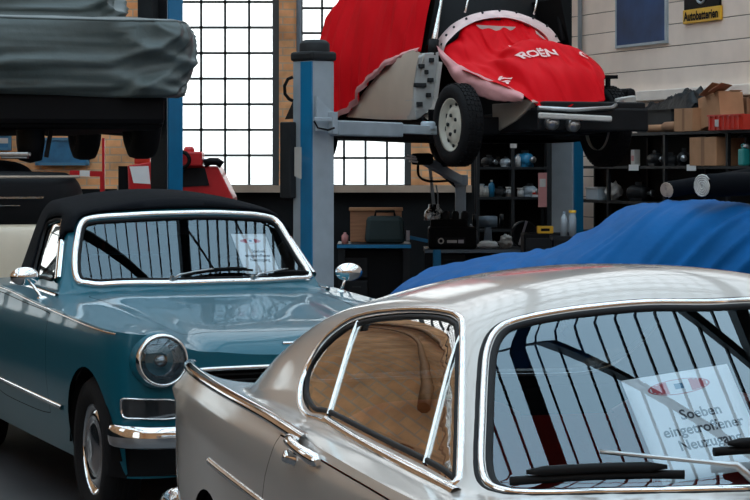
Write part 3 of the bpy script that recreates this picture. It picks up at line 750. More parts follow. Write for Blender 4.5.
for poly, sg in ((swt, 1), (swtm, -1)):
    glass(TL_, teal, 'side_window', upt, poly, mats=('side_glass',))
    m = MB(); P, N = loop3(TL_, upt, inset(poly, -.006), .002); strip(m, P, N, .018, .012, closed=True); m.build('window_frame', 'rubber', teal)
    pa, pb = ont(64.5, 222), ont(58.5, 280)
    pts = [(pa[0] + (pb[0] - pa[0]) * k / 8, sg * (pa[1] + (pb[1] - pa[1]) * k / 8)) for k in range(9)]
    m = MB(); P, N = loop3(TL_, upt, pts, .002); strip(m, P, N, .05, .02); m.build('vent_window_post', 'chrome', teal)
    pts = [(1.62 + .95 * k / 14, sg * (.690 + .016 * k / 14)) for k in range(15)]
    m = MB(); P, N = loop3(TL_, upt, pts, .0); strip(m, P, N, .022, .014); m.build('belt_moulding', 'chrome', teal)
    # crease line moulding on the flank and the sill moulding
    P = []; N = []
    for k in range(50):
        t = sg * (st(.17) + (st(4.2) - st(.17)) * k / 49); z = top_t(t) - .012; p = sdt.p(t, z); n = sdt.n(t, z); P.append(Vector(TL_.tr(*(p + n * .001)))); N.append(Vector(TL_.tr(*n, True)))
    m = MB(); strip(m, P, N, .012, .006); m.build('crease_moulding', 'chrome', teal)
    pts = [(sg * st(.97 + 1.82 * k / 30), .455 + .02 * k / 30) for k in range(31)]
    m = MB(); P, N = loop3(TL_, sdt, pts, .001); strip(m, P, N, .026, .012); m.build('sill_moulding', 'chrome', teal)
    # door mirror
    q = ont(47, 281) if sg == 1 else None; q = q or (1.78, .74); mu, mv = (1.62, .76)
    b0 = TL_.L(mu, sg * mv, up_t(mu, mv) - .005); b1 = b0 + Vector(TL_.tr(.16, .05 * sg, .10, True)) if sg == 1 else b0 + Vector(TL_.tr(.02, -.05, .10, True))
    m = MB(); m.lathe([(.028, 0), (.026, .008), (.012, .014)], b0, (0, 0, 1), 14); m.tube([b0, b0 * .5 + b1 * .5 + Vector((0, 0, .006)), b1], [.009, .007, .007], 8)
    mr = m.build('wing_mirror', 'chrome', teal)
    ax = Vector(TL_.tr(-1, .0, .0, True)); m = MB()
    fx, fy = ax, Vector(TL_.tr(0, 1, 0, True))
    m.grid(lambda a, b: b1 + fy * (.072 * math.cos(2 * PI * a) * math.sin(PI * b / 2)) + Vector((0, 0, .046 * math.sin(2 * PI * a) * math.sin(PI * b / 2))) + fx * (.050 * math.cos(PI * b / 2)), 22, 8, wrap=True)
    m.add([b1 + fy * (.070 * math.cos(2 * PI * k / 22)) + Vector((0, 0, .044 * math.sin(2 * PI * k / 22))) - fx * .001 for k in range(22)], [list(range(22))], 1); m.build('mirror_head', ['chrome', 'lamp_dark'], mr)
    # head lamp: painted nacelle, chrome ring, bowl, lens
    c = TL_.L(.05, sg * .617, .735); ax = Vector(TL_.tr(-1, .0, .06, True)).normalized()
    m = MB(); m.lathe([(.128, -.20), (.124, -.06), (.116, -.005), (.110, .0)], c, ax, 36); hl = m.build('headlamp', 'teal_paint', teal)
    m = MB(); m.lathe([(.110, -.01), (.112, .012), (.109, .028), (.104, .036), (.098, .036), (.095, .026)], c, ax, 40); m.build('lamp_ring', 'chrome', hl)
    m = MB(); m.lathe([(.095, .028), (.085, .0), (.06, -.028), (.03, -.045), (.001, -.05)], c, ax, 36); m.lathe([(.024, -.04), (.026, .005), (.001, .012)], c, ax, 20); m.build('reflector', 'lamp_mirror', hl)
    m = MB(); m.lathe([(.096, .03), (.075, .045), (.04, .055), (.001, .058)], c, ax, 36); m.build('lens', 'lens', hl)
    # side lamp under the head lamp
    pts = [(sg * t_, z) for t_, z in [(.555, .565), (.70, .575), (.775, .575), (.785, .55), (.775, .50), (.70, .495), (.56, .49), (.545, .52)]]
    lp = smooth_loop(pts, 3); m = MB(); P, N = loop3(TL_, sdt, lp, .004); strip(m, P, N, .010, .010, closed=True); si = m.build('side_lamp', 'chrome', teal)
    glass(TL_, si, 'lamp_lens', sdt, lp, 0, ('lamp_dark',), .006)
# grille
m = MB(); full = [ol_t.at(-.5 + k / 40) for k in range(41)]
m.grid(lambda a, b: (lambda q: TL_.L(q[0] + .07, q[1], .50 + .23 * b))(ol_t.at(-.5 + a)), 30, 4); g = m.build('grille', 'black', teal)
m = MB(); m.grid(lambda a, b: (lambda q: TL_.L(q[0] + .05, q[1], .24 + .15 * b))(ol_t.at(-.85 + 1.70 * a)), 34, 2); m.build('valance_shadow', 'black', teal)  # black panel: the shadow under the bumper, put into its colour
for k in range(7):
    z = .54 + k * .024; m = MB(); m.tube([TL_.L(ol_t.at(-.46 + .92 * i / 24)[0] + .025, ol_t.at(-.46 + .92 * i / 24)[1], z) for i in range(25)], .0045, 6); m.build('grille_bar', 'dark_grey', g)
m = MB(); P, N = loop3(TL_, sdt, gr, .002); strip(m, P, N, .022, .014, closed=True); m.build('grille_frame', 'chrome', g)
m = MB(); torus(m, TL_.L(.075, 0, .62), TL_.tr(1, 0, 0, True), .05, .006); m.build('grille_emblem', 'chrome', g)
# hood crest lettering stand-in is a slim chrome crest
m = MB(); P, N = loop3(TL_, upt, [(.155, -.05 + .1 * k / 6) for k in range(7)]); strip(m, P, N, .014, .01); m.build('hood_emblem', 'chrome', teal)
# bumpers
for end in (0, 1):
    ctl = [(.14, .80), (.09, .795), (.03, .76), (-.03, .66), (-.05, .45), (-.06, 0)] if not end else [(4.0, .83), (4.35, .80), (4.5, .66), (4.56, .4), (4.57, 0)]
    hp = catmull([(a, b, 0) for a, b in ctl], 8); hp = [(p.x, p.y) for p in hp]; fp = hp + [(u, -v) for u, v in hp[-2::-1]]; n = len(fp)
    nrm = []
    for i in range(n):
        a, b = np.array(fp[max(i - 1, 0)]), np.array(fp[min(i + 1, n - 1)]); d = b - a; d = d / np.hypot(*d); q = np.array((d[1], -d[0])); c = np.array(fp[i]) - np.array((2.2, 0)); nrm.append(q if q @ c > 0 else -q)
    m = MB(); m.grid(lambda a, b: (lambda i, an: TL_.L(fp[i][0] + nrm[i][0] * .022 * math.cos(an), fp[i][1] + nrm[i][1] * .022 * math.cos(an), .425 + .048 * math.sin(an)))(int(round(a * (n - 1))), 2 * PI * b), n - 1, 14)
    m.build('bumper', 'chrome', teal)
for u in (.56, 3.22):
    for sg in (1, -1): car_wheel(TL_, teal, u, sg * .715, .315, .315, .165, 'hubcap')
seat(TL_, teal, 2.45, .34, 'seat_dark', -1); seat(TL_, teal, 2.45, -.34, 'seat_dark', -1)
m = MB(); m.grid(lambda a, b: TL_.L(1.62 + .28 * a, -.60 + 1.2 * b, .925 - .02 * a), 4, 8); m.grid(lambda a, b: TL_.L(1.90, -.6 + 1.2 * b, .62 + .285 * a), 4, 8); m.build('dashboard', 'dark_trim', teal)
m = MB(); c = TL_.L(2.05, -.34, .90); ax = TL_.tr(.9, 0, .45, True); torus(m, c, ax, .195, .011); e = Vector(ax).orthogonal().normalized()
m.tube([c + e * .19, c, c - e * .19], .009); m.tube([c, TL_.L(1.88, -.34, .82)], .02); m.build('steering_wheel', 'rubber', teal)
m = MB(); c = TL_.L(1.93, 0, 1.22); m.box(c, (.02, .20, .055), rz=0); m.tube([c, c + Vector((0, 0, .07))], .008); m.build('interior_mirror', 'dark_trim', teal, bevel=.01)
wiper(TL_, teal, upt, (ont(185, 276.5), ont(252, 271.5)), (ont(172, 281), ont(212, 273.5)), 1.0)
wiper(TL_, teal, upt, (ont(268, 275.5), ont(311, 275)), (ont(252, 280), ont(285, 273)), 1.0)
def pint(px, py, d):
    p = TL_.hit(px, py, lambda u, v, z: z - (.93 + (u - 1.50 - .35 * v * v)) + d, 8.); return TL_.world(*p)
a, b = pint(231, 234, .05), pint(265, 234, .05); c_ = square_corner(a, b, 246, 274)
display_sheet('small white sheet with oval emblem leaning behind the teal cabriolet windscreen', (a, b, b + (c_ - a), c_), None,
              [('Soeben', .10, .06, .085), ('eingetroffener', .04, -.05, .085), ('Neuzugang', .06, -.16, .085)], (-.015, .32, .30, .06), 0)

# ================================================================== the hall
world = bpy.data.worlds.new('sky'); scene.world = world; world.use_nodes = True
nt = world.node_tree; bg = nt.nodes['Background']; bg.inputs['Strength'].default_value = 2.6
tc = nt.nodes.new('ShaderNodeTexCoord'); sx = nt.nodes.new('ShaderNodeSeparateXYZ'); cr = nt.nodes.new('ShaderNodeValToRGB')
nt.links.new(tc.outputs['Generated'], sx.inputs[0]); nt.links.new(sx.outputs['Z'], cr.inputs[0]); nt.links.new(cr.outputs[0], bg.inputs[0])
cr.color_ramp.elements[0].position = 0; cr.color_ramp.elements[0].color = (.92, .96, .96, 1)
cr.color_ramp.elements[1].position = 1; cr.color_ramp.elements[1].color = (.62, .84, 1, 1)
e = cr.color_ramp.elements.new(.25); e.color = (.95, .98, 1, 1)

RH = 5.6                                    # eaves height
m = MB(); m.add([(-6, -4, 0), (12.5, -4, 0), (12.5, 24.3, 0), (-6, 24.3, 0)], [(0, 1, 2, 3)]); struct('floor', m, 'floor')
# back wall: brick piers round the tall factory windows
BY = 24.0; SILL = Z(187, BY) - .02; WT = 4.9
x0, x1, x2, x3, x4 = X(174, BY), X(279, BY), X(298, BY), X(411, BY), X(471, BY)
m = MB(); T = .35
def wb(xa, xb, za, zb, mi=0): m.box(((xa + xb) / 2, BY + T / 2, (za + zb) / 2), (xb - xa, T, zb - za), m=mi)
wb(-6.3, x0, SILL, RH); wb(x1, x2, SILL, RH); wb(x3, x4, SILL, RH); wb(x0, x1, WT, RH); wb(x2, x3, WT, RH)
wb(-6.3, x4, 0, SILL, 1); wb(x4, 12.5, 0, RH, 1)  # right of the bricks, dark wall colour stands in for a dark open recess
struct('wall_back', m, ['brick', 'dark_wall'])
def window(name, xa, xb, vb, hb):
    f = MB(); y = BY + .03
    f.box(((xa + xb) / 2, y, SILL + .02), (xb - xa, .07, .05)); f.box(((xa + xb) / 2, y, WT - .03), (xb - xa, .07, .06))
    f.box((xa + .025, y, (SILL + WT) / 2), (.05, .07, WT - SILL)); f.box((xb - .035, y, (SILL + WT) / 2), (.07, .07, WT - SILL))
    for x in vb: f.box((x, y, (SILL + WT) / 2), (.026, .035, WT - SILL))
    for z in hb: f.box(((xa + xb) / 2, y, z), (xb - xa, .035, .026))
    w = struct(name, f, 'muntin')
    g = MB(); g.box(((xa + xb) / 2, y + .02, (SILL + WT) / 2), (xb - xa, .006, WT - SILL)); struct('window_pane', g, 'pane', parent=w)
window('window_1', x0, x1, [X(p, BY) for p in (201, 225, 249)], [Z(181 - 25.6 * k, BY) for k in range(1, 13)])
window('window_2', x2, x3, [X(p, BY) for p in (322, 344, 365.5, 387)], [Z(183 - 25 * k, BY) for k in range(1, 13)])
m = MB(); m.box(((x0 + x4) / 2 - .3, BY - .07, SILL), (x4 - x0 + .6, .16, .075)); struct('trim_1', m, 'stone')
m = MB(); m.tube([(X(299, BY), BY - .04, SILL), (X(299, BY), BY - .04, RH)], .028, 10)
tag(m.build('drain_pipe', 'grey_steel_dark'), 'vertical grey pipe beside the brick pier between the two tall windows', 'pipe')
# right wall: cream boards, running towards the camera
WA = np.array((2.05, 23.0)); WD = np.array((.345, -.939)); WD /= np.hypot(*WD); WN = np.array((WD[1], -WD[0])); WN = WN if WN[0] < 0 else -WN
wyaw = math.atan2(WD[1], WD[0]); WLEN = 28
def wp(t, d, z): q = WA + WD * t + WN * d; return Vector((q[0], q[1], z))
def tpx(px, d=0.):
    """distance along the right wall (d metres in front of it) where photo column px falls"""
    k = (px - 375) / FOC; a = WA + WN * d; return (k * a[1] - a[0]) / (WD[0] - k * WD[1])
m = MB(); m.box(wp(WLEN / 2, -.12, RH / 2), (WLEN, .2, RH), rz=wyaw, m=1)
z = 2.264 - .207 * 11
while z < RH:
    za = max(z, 0); zb = min(z + .199, RH)
    m.box(wp(WLEN / 2, -.01, (za + zb) / 2), (WLEN, .03, zb - za), rz=wyaw); z += .207
struct('wall_right', m, ['cladding', 'dark_grey'], bevel=0)
m = MB(); m.box(wp(WLEN / 2, .03, 2.215), (WLEN, .09, .10), rz=wyaw); struct('trim_2', m, 'ledge', bevel=.008)
m = MB(); m.tube([wp(tpx(583.5), .04, 2.27), wp(tpx(583.5), .04, RH)], .024, 10)
tag(m.build('conduit', 'grey_steel'), 'grey vertical pipe on the cream boarded wall beside the blue poster', 'pipe')
# left wall: brick with large windows; front wall behind the camera
m = MB(); LX = -5.6; WIN = [(1.0, 4.2, 1.2, 4.4), (7.0, 9.4, 2.4, 4.6), (12.0, 13.2, 3.4, 4.4), (15.2, 18.4, 1.0, 2.6), (20.2, 21.6, 3.2, 4.3)]
def lb(ya, yb, za, zb, mi=0): m.box((LX - .15, (ya + yb) / 2, (za + zb) / 2), (.3, yb - ya, zb - za), m=mi)
ys = [-4] + [q for w_ in WIN for q in w_[:2]] + [24.3]
for a, b in zip(ys[::2], ys[1::2]): lb(a, b, 1.0, RH)
for a, b, c, d in WIN:
    if c > 1.0: lb(a, b, 1.0, c)
    lb(a, b, d, RH)
lb(-4, 24.3, 0, 1.0, 1)
struct('wall_left', m, ['brick', 'dark_wall'])
for k, (a, b, c, d) in enumerate(WIN):
    f = MB(); n = 8; nz = max(4, int((d - c) / .36))
    for i in range(n + 1): f.box((LX - .05, a + (b - a) * i / n, (c + d) / 2), (.05, .035, d - c))
    for i in range(nz + 1): f.box((LX - .05, (a + b) / 2, c + (d - c) * i / nz), (.05, b - a, .03))
    w = struct('window_%d' % (k + 3), f, 'muntin')
    g = MB(); g.box((LX - .08, (a + b) / 2, (c + d) / 2), (.006, b - a, d - c)); struct('window_pane', g, 'pane', parent=w)
m = MB(); m.tube(catmull([(LX + .12, 12.5, 2.6), (LX + .12, 14.0, 4.0), (LX + .12, 16.5, 4.75), (LX + .12, 19.0, 4.0), (LX + .12, 20.5, 2.6)], 8), .10, 8); m.tube(catmull([(LX + .12, 13.6, 2.9), (LX + .12, 15.0, 3.9), (LX + .12, 16.6, 4.3), (LX + .12, 18.2, 3.9), (LX + .12, 19.4, 2.9)], 8), .05, 8); struct('trim_11', m, 'beam_wood')
m = MB(); m.box((3.2, -4.15, RH / 2), (18.6, .3, RH)); struct('wall_front', m, 'brick')
# roof: glazed shed roof on dark bars, solid over the far end
m = MB()
GY0, GY1 = -3.0, 22.0
m.box((3.2, (GY1 + 24.5) / 2, RH + .1), (18.8, 24.5 - GY1, .2)); m.box((3.2, -3.6, RH + .1), (18.8, 1.2, .2)); 
struct('ceiling', m, 'ceiling')
m = MB(); x = -6.0; k = 0
while x < 12.6:
    m.box((x, (GY0 + GY1) / 2, RH + .05), (.024, GY1 - GY0, .06)); x += .22
for k, y in enumerate(np.arange(GY0, GY1 + .1, .9)): m.box((3.2, y, RH - .0), (18.6, .09 if k % 3 == 0 else .03, .10))
for x in (-3.6, 0.2, 2.6, 5.6, 9.0): m.box((x, (GY0 + GY1) / 2, RH - .16), (.16, GY1 - GY0, .24))
struct('trim_3', m, 'beam')
for j, y in enumerate((1.6, 5.4, 9.0, 13.0, 17.0)):
    m = MB(); P = [( -6 + 18.4 * i / 40, y, 3.9 + 1.45 * math.sin(PI * i / 40)) for i in range(41)]
    m.tube(P, .07, 6)
    for i in range(2, 39, 3): m.tube([P[i], (P[i][0] + (.25 if i % 2 else -.25), y, RH - .1)], .022, 5)
    struct('trim_%d' % (4 + j), m, 'beam')
for j, (xa, ya, xb, yb) in enumerate(((-4.5, 4, -2.0, 14.5), (3.8, 1, 4.4, 12))):
    m = MB(); m.bar((xa, ya, 5.25), (xb, yb, 5.25), .14, .18); struct('trim_%d' % (9 + j), m, 'beam_wood')

# ================================================================== beige saloon under a red cloth, up on the lift
cf = np.array((.40, -.917)); cf /= np.hypot(*cf)
CT = Car((0, 0), math.atan2(cf[1], cf[0]), -1); CT.o = np.array((X(458, 17.5), 17.5)) - CT.n * .75
Z0 = 1.54
class Lifted(Car): pass
_tr0, _L0 = CT.tr, CT.L
CT.tr = lambda u, v, z, vec=False: np.array((-u, -v, z - (0 if vec else Z0)))
CT.L = lambda u, v, z: Vector((-u, -v, z - Z0))
cit = thing('saloon_car', 'beige saloon without front wings, raised on the lift under a bright red cloth', 'car', (*CT.o, Z0), CT.h)
def cu(px, py, u0): return Vector(CT.hit(px, py, lambda u, v, z: u - u0, 12, 25))
def cv(px, py, f): return Vector(CT.hit(px, py, lambda u, v, z: v - (f(u, z) if callable(f) else f), 12, 25))
def surf(rows, nu=6, nv=6, wob=None):
    """Catmull-Rom surface through rows of points"""
    R = [catmull(r, nu) for r in rows]; C = [catmull([r[i] for r in R], nv) for i in range(len(R[0]))]
    m = MB(); A, B = len(C), len(C[0])
    pts = [[C[i][j] for j in range(B)] for i in range(A)]
    if wob: pts = [[pts[i][j] + wob(i / (A - 1), j / (B - 1), pts[i][j]) for j in range(B)] for i in range(A)]
    m.grid(lambda a, b: CT.L(*pts[int(round(a * (A - 1)))][int(round(b * (B - 1)))]), A - 1, B - 1)
    return m
# underbody
m = MB()
m.grid(lambda a, b: (lambda u, an: CT.L(u, .80 * math.copysign(abs(math.cos(an)) ** .4, math.cos(an)) * (1 - .25 * sstep(2.6, 3.8, u)), 1.88 + (.13 if math.sin(an) > 0 else .15 - .05 * sstep(1, 3.5, u)) * math.copysign(abs(math.sin(an)) ** .5, math.sin(an))))(.55 + 3.2 * a, 2 * PI * b), 16, 24)
m.box(CT.L(.55, 0, 1.88), (.02, 1.5, .24)); m.box(CT.L(3.74, 0, 1.9), (.02, 1.15, .22))
m.build('underbody', 'black', cit)
m = MB()
for v in (.36, -.36): m.bar(CT.L(.6, v, 1.86), CT.L(-.72, v, 1.90), .12, .16)
m.bar(CT.L(-.66, .42, 1.90), CT.L(-.66, -.56, 1.90), .14, .18); m.bar(CT.L(0, .6, 1.86), CT.L(0, -.6, 1.86), .16, .14); m.box(CT.L(-.35, -.1, 1.93), (.7, .9, .22)); m.box(CT.L(.3, 0, 1.98), (.5, .7, .3))
m.build('engine_cradle', 'black_steel', cit, bevel=.015)
def big_wheel(u, v, r=.325, w=.17):
    sg = 1 if v > 0 else -1; ax = Vector(CT.tr(0, sg, 0, True)); c = CT.L(u, v, 1.864); h = w / 2; m = MB()
    m.lathe([(r * .62, -h * .8), (r * .72, -h), (r * .9, -h), (r * .97, -h * .8), (r, -h * .5), (r, h * .5), (r * .97, h * .8), (r * .9, h), (r * .72, h), (r * .62, h * .7)], c, ax, 44)
    e1 = ax.orthogonal().normalized(); e2 = ax.cross(e1)
    for k in range(44):
        a = 2 * PI * k / 44; d = e1 * math.cos(a) + e2 * math.sin(a); t = ax.cross(d)
        for j in (-.55, -.18, .18, .55):
            R = Matrix((d, t, ax)).transposed(); m.box(c + d * (r + .001) + ax * (h * j) + t * (.01 * (j > 0)), (.010, .030, h * .24), R=R)
    t = m.build('wheel', 'tyre', cit)
    m = MB(); m.lathe([(r * .6, -h), (r * .62, h * .7), (r * .655, h * .82), (r * .62, h * .72), (r * .56, h * .4), (r * .52, h * .2), (r * .44, h * .45), (r * .30, h * .62), (r * .16, h * .5), (.001, h * .55)], c, ax, 40)
    for k in range(5):
        a = 2 * PI * k / 5 + .4; d = e1 * math.cos(a) + e2 * math.sin(a); m.lathe([(.016, h * .5), (.016, h * .72), (.001, h * .74)], c + d * r * .24, ax, 6, m=1)
    for k in range(10):
        a = 2 * PI * k / 10; d = e1 * math.cos(a) + e2 * math.sin(a); m.lathe([(.020, h * .30), (.020, h * .36), (.001, h * .36)], c + d * r * .50, ax, 8, m=1)
    m.lathe([(r * .66, -h * .7), (r * .5, -h * .4), (.001, -h * .5)], c, ax, 30, m=2)
    rm = m.build('rim', ['wheel_cream', 'dark_grey', 'black'], t)
for u in (0, 2.95):
    for v in (.75, -.58): big_wheel(u, v)
# front door skin
dv = lambda u, z: .86 - .10 * ((z - 2.15) / .5) ** 2
dpx = [(346, 117), (356, 102), (366, 89), (377, 76), (389, 64), (401, 55), (413, 50), (419, 54), (416, 68), (413.5, 85), (412, 102), (411, 120), (380, 119.5)]
dp = [cv(a, b, dv) for a, b in dpx]
sb = Shell(CT.tr, .05); sb.piece(Skin(lambda u, z: (u, dv(u, z), z), flip=True), [(p.x, p.z) for p in dp], [], .06, mirror=False, lm=0); sb.build('front_door', ['beige_paint', 'primer'], cit)
# hinge post with its fittings
pp = [cu(a, b, .62) for a, b in [(417, 58), (425, 53), (438, 52), (438, 66), (436, 85), (434, 100), (430, 112), (415, 120), (413, 100), (414, 78)]]
m = MB(); m.prism([CT.L(*p) for p in pp], CT.tr(-.02, 0, 0, True), CT.tr(.16, 0, 0, True)); hp = m.build('hinge_post', 'primer', cit, bevel=.01)
for a, b, s_x in ((421, 66, .05), (431, 60, .04), (420, 85, .10), (430, 80, .05), (419, 104, .05), (428, 95, .04), (426, 72, .03)):
    m = MB(); m.box(CT.L(*cu(a, b, .60)), (.05, s_x, .035)); m.build('hinge', 'dark_grey', hp, bevel=.006)
m = MB(); m.bar(CT.L(*cu(440, 62, .58)), CT.L(*cu(433, 118, .58)), .03, .03); m.bar(CT.L(*cu(426, 118, .6)), CT.L(*cu(446, 96, .5)), .03, .05); m.build('inner_wing_stay', 'off_white', cit)
# cabin sides beneath the cloth, windscreen and pillars
m = MB(); m.grid(lambda a, b: CT.L(.80 + 2.9 * a, (.82 - .22 * b - .25 * a * a * b) * -1, 1.98 + .98 * b), 10, 4); m.grid(lambda a, b: CT.L(.80 + 2.9 * a, (.78 - .22 * b - .25 * a * a * b), 1.98 + .98 * b), 10, 4); m.build('cabin_side', 'dark_trim', cit)
m = MB(); m.grid(lambda a, b: CT.L(.80 + .50 * b + .25 * (2 * a - 1) ** 2, .66 - 1.32 * a, 2.55 + .65 * b), 10, 4); m.build('windscreen', 'black', cit)
def pil(pts, r, mt, name): m = MB(); m.tube([CT.L(*p) for p in pts], r, 8); return m.build(name, mt, cit)
pil([cu(432, 52, .66), cu(436, 30, .72), cu(441, 0, .85), cu(445, -30, 1.0)], [.03, .022, .016, .014], 'worn_chrome', 'windscreen_pillar')
pil([cu(432.5, 56, .64), cu(434, 40, .66)], .045, 'rubber', 'pillar_foot')
pil([cu(563, 42, .80), cu(558, 10, .95), cu(553, -30, 1.15)], [.025, .02, .018], 'black', 'windscreen_pillar')
pil([cu(465, 12, .74), cu(468, 0, .80), cu(474, -22, .9)], .009, 'worn_chrome', 'wiper_arm'); pil([cu(534, 14, .74), cu(537, 0, .8), cu(541, -22, .9)], .009, 'worn_chrome', 'wiper_arm')
# scuttle hoop round the engine bay
ho = [(434, 50), (438, 40), (444, 32), (454, 23), (470, 15), (488, 11), (506, 10.5), (524, 15), (541, 22), (553, 31), (560, 42)]
hi = [(443, 54), (446, 44), (452, 37), (461, 29), (475, 21.5), (490, 18), (506, 17.5), (521, 21), (536, 28), (546, 36), (552, 46)]
A = catmull([cu(a, b, .80) for a, b in ho], 4); B = catmull([cu(a, b, .62) for a, b in hi], 4); m = MB(); n = len(A)
m.grid(lambda a, b: (lambda i: CT.L(*(A[i].lerp(B[i], b) + Vector((-.03 * math.sin(PI * b), 0, .015 * math.sin(PI * b))))))(int(round(a * (n - 1)))), n - 1, 5)
m.grid(lambda a, b: (lambda i: CT.L(*(B[i] + Vector((.30 * b, 0, -.03 * b)))))(int(round(a * (n - 1)))), n - 1, 3)
[m.lathe([(.010, 0), (.010, .010), (.001, .012)], CT.L(*(A[i].lerp(B[i], .45) + Vector((-.035, 0, .02)))), CT.tr(-1, 0, .4, True), 8, m=1) for i in range(2, n - 2, 4)]
hoop = m.build('scuttle', ['pink_cloth', 'dark_grey'], cit); hoop.data.materials[0] = mat('scuttle_paint', (.72, .52, .50), .5, var=.15, vscale=7)
for a0, b0, a1, b1 in ((475, 25, 515, 27), (534, 30, 550, 44)):
    m = MB()
    p, q = cu(a0, b0, .60), cu(a1, b1, .60); r_ = (p + q) / 2
    m.grid(lambda a, b: CT.L(*(p.lerp(q, a) + Vector((-.02, 0, -.05 * b * math.sin(PI * a) ** .5)))), 12, 2)
    m.build('torn_seal', 'off_white', cit)
def fold(sc, amp, seed):
    def f(a, b, p):
        q = noise.noise(Vector((p.x * sc[0] + seed, p.y * sc[1], p.z * sc[2]))); r = noise.noise(Vector((p.x * sc[0] * 2.3 + seed + 9, p.y * sc[1] * 2.3, p.z * sc[2] * 2.3)))
        return Vector((-(abs(q) - .2) * amp, (abs(q) - .2 + .5 * r) * amp, (r * .6) * amp))
    return f
# red cloth over the engine
rows = []
for u0, px in ((.66, [(444, 52), (453, 38), (463, 29), (477, 22), (492, 19), (506, 18.5), (521, 22), (536, 30), (547, 39), (552, 48)]),
               (.46, [(450, 62), (458, 52), (468, 46), (481, 42), (495, 41), (509, 42), (523, 42), (538, 42), (550, 45), (560, 52)]),
               (.30, [(456, 67), (466, 63), (477, 59), (489, 55), (502, 51), (516, 47), (530, 45), (546, 46), (559, 49), (572, 54)]),
               (-.02, [(466, 73), (476, 73), (486, 71), (497, 65), (508, 53), (524, 42), (542, 41), (560, 44), (577, 49), (590, 58)]),
               (-.24, [(484, 79), (492, 80), (500, 80), (507, 77), (513, 66), (532, 60), (552, 58), (571, 59), (588, 60), (601, 68)]),
               (-.50, [(508, 88), (513, 91), (519, 92), (526, 90), (536, 83), (549, 79), (564, 77), (580, 76), (594, 75), (604, 80)]),
               (-.66, [(536, 104), (540, 106), (545, 106), (551, 106), (558, 106), (566, 106), (576, 105.5), (587, 104), (597, 102), (605, 99)])):
    rows.append([cu(a, b, u0) for a, b in px])
m = surf(rows, 9, 10, fold((1.6, 6.5, 1.2), .062, 3.1))
ec = m.build('engine_cloth', 'red_cloth', cit, solid=.004); ECV = [Vector(v) for v in m.v]; ECF = list(m.f)
# big pale lettering printed on the cloth, wrapped on to its folds
from mathutils.bvhtree import BVHTree
bv = BVHTree.FromPolygons(ECV, ECF)
NF = Vector((.80, .12, .60)).normalized()      # the way the front of the cloth faces, in the car's own space
def wrapped(body, size, line, parent, matname, sub=.012, lift=.016):
    """lettering laid along a line of points on the cloth (car space), dropped on the cloth along its facing direction"""
    vs, fs = text_mesh(body, size, 'LEFT', .004); P = catmull([Vector(p) for p in line], 12); d = [0]
    for a, b in zip(P, P[1:]): d.append(d[-1] + (b - a).length)
    # refine so it follows the folds
    import bmesh
    bm = bmesh.new(); bvv = [bm.verts.new((v.x, v.y, 0)) for v in vs]
    for f in fs:
        try: bm.faces.new([bvv[i] for i in f])
        except ValueError: pass
    bmesh.ops.triangulate(bm, faces=bm.faces[:])
    for _ in range(4):
        lg = [e for e in bm.edges if e.calc_length() > size * .10]
        if lg: bmesh.ops.subdivide_edges(bm, edges=lg, cuts=1); bmesh.ops.triangulate(bm, faces=bm.faces[:])
    out = []
    for v in bm.verts:
        s_l = min(max(v.co.x, 0), d[-1] - 1e-4); i = max(k for k in range(len(d) - 1) if d[k] <= s_l); t = (s_l - d[i]) / (d[i + 1] - d[i])
        p = P[i].lerp(P[i + 1], t); tg = (P[min(i + 2, len(P) - 1)] - P[max(i - 1, 0)]).normalized()
        up_ = NF.cross(tg).normalized()
        if up_.z < 0: up_ = -up_
        q = p + up_ * v.co.y
        l2, n2, _, _ = bv.ray_cast(q + NF * .5, -NF)
        if l2 is None: l2, n2, _, _ = bv.find_nearest(q)
        out.append(l2 + NF * lift)
    bm.verts.index_update(); F = [[v.index for v in f.verts] for f in bm.faces]; bm.free()
    m = MB(); m.add(out, F, 0, True); return m.build('lettering', matname, parent)
lay = lambda px, u0s: [CT.L(*cu(a, b, u)) for (a, b), u in zip(px, u0s)]
wrapped('CIT', .11, lay([(498, 90), (503, 83), (507, 76), (511, 68)], [-.3, -.26, -.22, -.2]), ec, 'cloth_letter')
wrapped('RO\u00cbN', .125, lay([(517, 60), (530, 57), (542, 56), (554, 57), (570, 60)], [-.17] * 5), ec, 'cloth_letter')
wrapped('C', .115, lay([(575, 60), (582, 61), (590, 63)], [-.17] * 3), ec, 'cloth_letter')
wrapped('n', .10, lay([(512, 43), (520, 42), (528, 42)], [.32, .32, .32]), ec, 'cloth_letter')
# faded inside of the cloth turned up along the wing
fv = lambda u, z: .64 + .22 * u
up_c = [(437, 46), (446, 54), (455, 62), (469, 70), (483, 76), (496, 82), (509, 87), (524, 95)]
lo_c = [(439, 54), (446, 66), (452, 77), (462, 87), (477, 95), (491, 100), (506, 102), (522, 101)]
P0 = [cv(a, b, fv) for a, b in up_c]; P1 = [cv((a + c) / 2, (b + d) / 2, lambda u, z: fv(u, z) + .05) for (a, b), (c, d) in zip(up_c, lo_c)]; P2 = [cv(a, b, lambda u, z: fv(u, z) + .03) for a, b in lo_c]
m = surf([P0, P1, P2], 6, 5, fold((5, 5, 9), .022, 7.7)); m.build('turned_hem', 'pink_cloth', cit, solid=.004)
